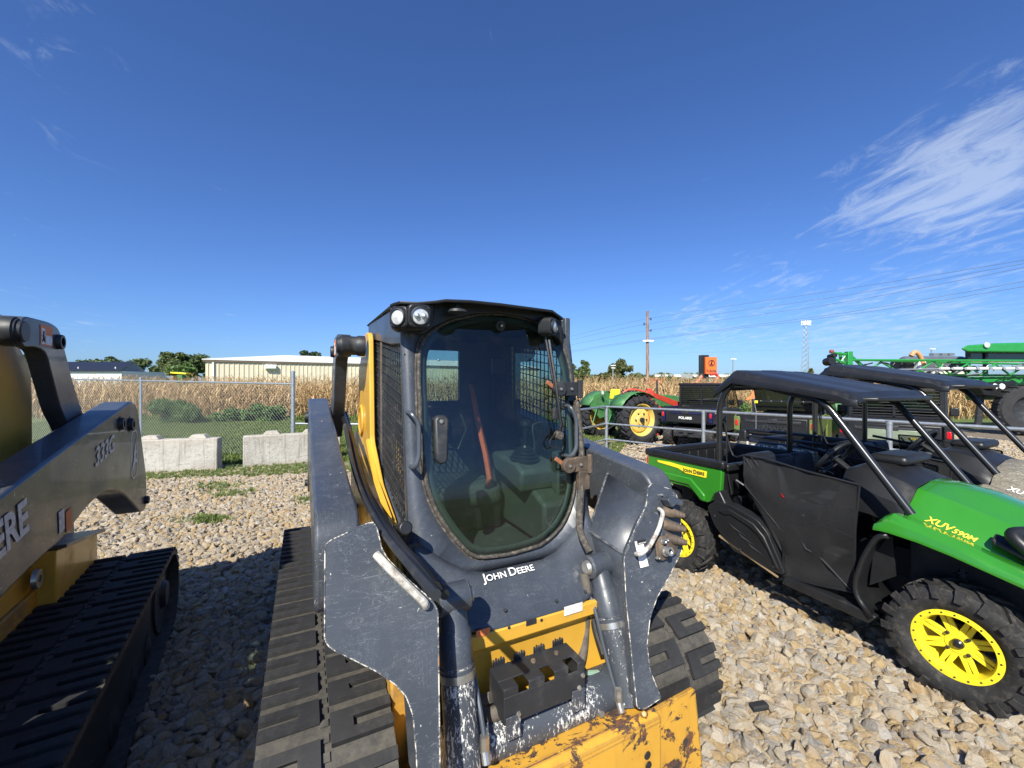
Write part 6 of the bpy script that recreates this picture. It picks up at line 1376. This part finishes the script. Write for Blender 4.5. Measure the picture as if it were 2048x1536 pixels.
    m=MB(); a=P(1974,690,q-.35); m.lathe([(0,.03),(.10,.02),(.11,0)],a,(0,-1,0),14); part('roof_lamp',m,M['lens'],t)
    m=MB(); a=P(1930,764,.8); b=P(2170,800,.8); m.plate([(a.x,.8,b.z),(b.x,.8,b.z),(b.x,.8,a.z+.2),(a.x,.8,a.z+.2)],(1.2,1.0,0)); part('chassis',m,g,t,.08)
    m=MB(); m.plate([P(*p,.2) for p in ((1958,768),(2034,762),(2028,790),(2012,797),(1968,790))],(0,.5,0)); nose=part('nose_panel',m,M['black'],t,.03)
    for px in (1990,2004): m=MB(); m.lathe([(0,.03),(.10,.02),(.11,0)],P(px,773,.18),(0,-1,0),16); part('headlight',m,pm('lit_white_lens',(.85,.85,.82),.15) if 'lit_white_lens' not in bpy.data.materials else bpy.data.materials['lit_white_lens'],nose)
    for px,q2 in ((2058,-.2),):
        c=P(px,850,q2); mm=MB(); w=root('tmp','x','x'); bpy.data.objects.remove(w)
        rr=.92; mm.lathe([(.5,.2),(.55,.26),(.82,.26),(.9,.18),(.9,-.18),(.82,-.26),(.55,-.26),(.5,-.2)],(c.x,c.y,rr),(-.4,-.9,0),36,True); ty=part('tyre',mm,M['oldtyre'],t)
        mm=MB(); mm.lathe([(.5,.18),(.46,.1),(.3,.05),(0,.08)],(c.x,c.y,rr),(-.4,-.9,0),28); part('rim',mm,M['dark'],ty)
        for k in range(22):
            a=2*PI*k/22; u=Vector((-.9,.4,0)).normalized(); p=Vector((c.x,c.y,rr))+(u*math.cos(a)+Vector((0,0,1))*math.sin(a))*.90; mm=MB(); rot=Matrix((tuple(Vector((-.4,-.9,0)).normalized()),tuple((u*math.cos(a)+Vector((0,0,1))*math.sin(a))),tuple((-u*math.sin(a)+Vector((0,0,1))*math.cos(a))))).transposed(); mm.box(p,(.46,.06,.07),rot); part('tread_lug',mm,M['oldtyre'],ty)
    m=MB(); m.cyl(P(1962,790,.6),P(1955,840,.6)+Vector((0,0,-.3)),.1,n=10); m.cyl(P(2050,790,0),P(2062,845,0),.1,n=10); part('wheel_leg',m,M['dark'],t)
sprayer()
def clutter():
    # small pieces in the yard: chain-gate rail track and stone chip
    m=MB(); m.tube(smoothpath([(2.2,10.9,.03),(3.6,9.6,.035),(4.6,8.7,.03)],5),.02,6); tag(part('steel_rail',m,M['dirty'],None),'thin rusty rail lying on the weedy gravel by the pipe fence post','rail')
    c=FW.Z(1518,1412,.06); m=MB(); m.box((0,0,0),(.10,.045,.03),Matrix.Rotation(R(12),3,'Z')); o=part('rubber_scrap',m,M['lug'],None,.008); o.location=c; tag(o,'small black rubber scrap lying on the stones right of the track','scrap')
clutter()
# ================================================================== end
for o in list(bpy.data.objects):
    if o.type=='MESH' and not o.users_collection: pass
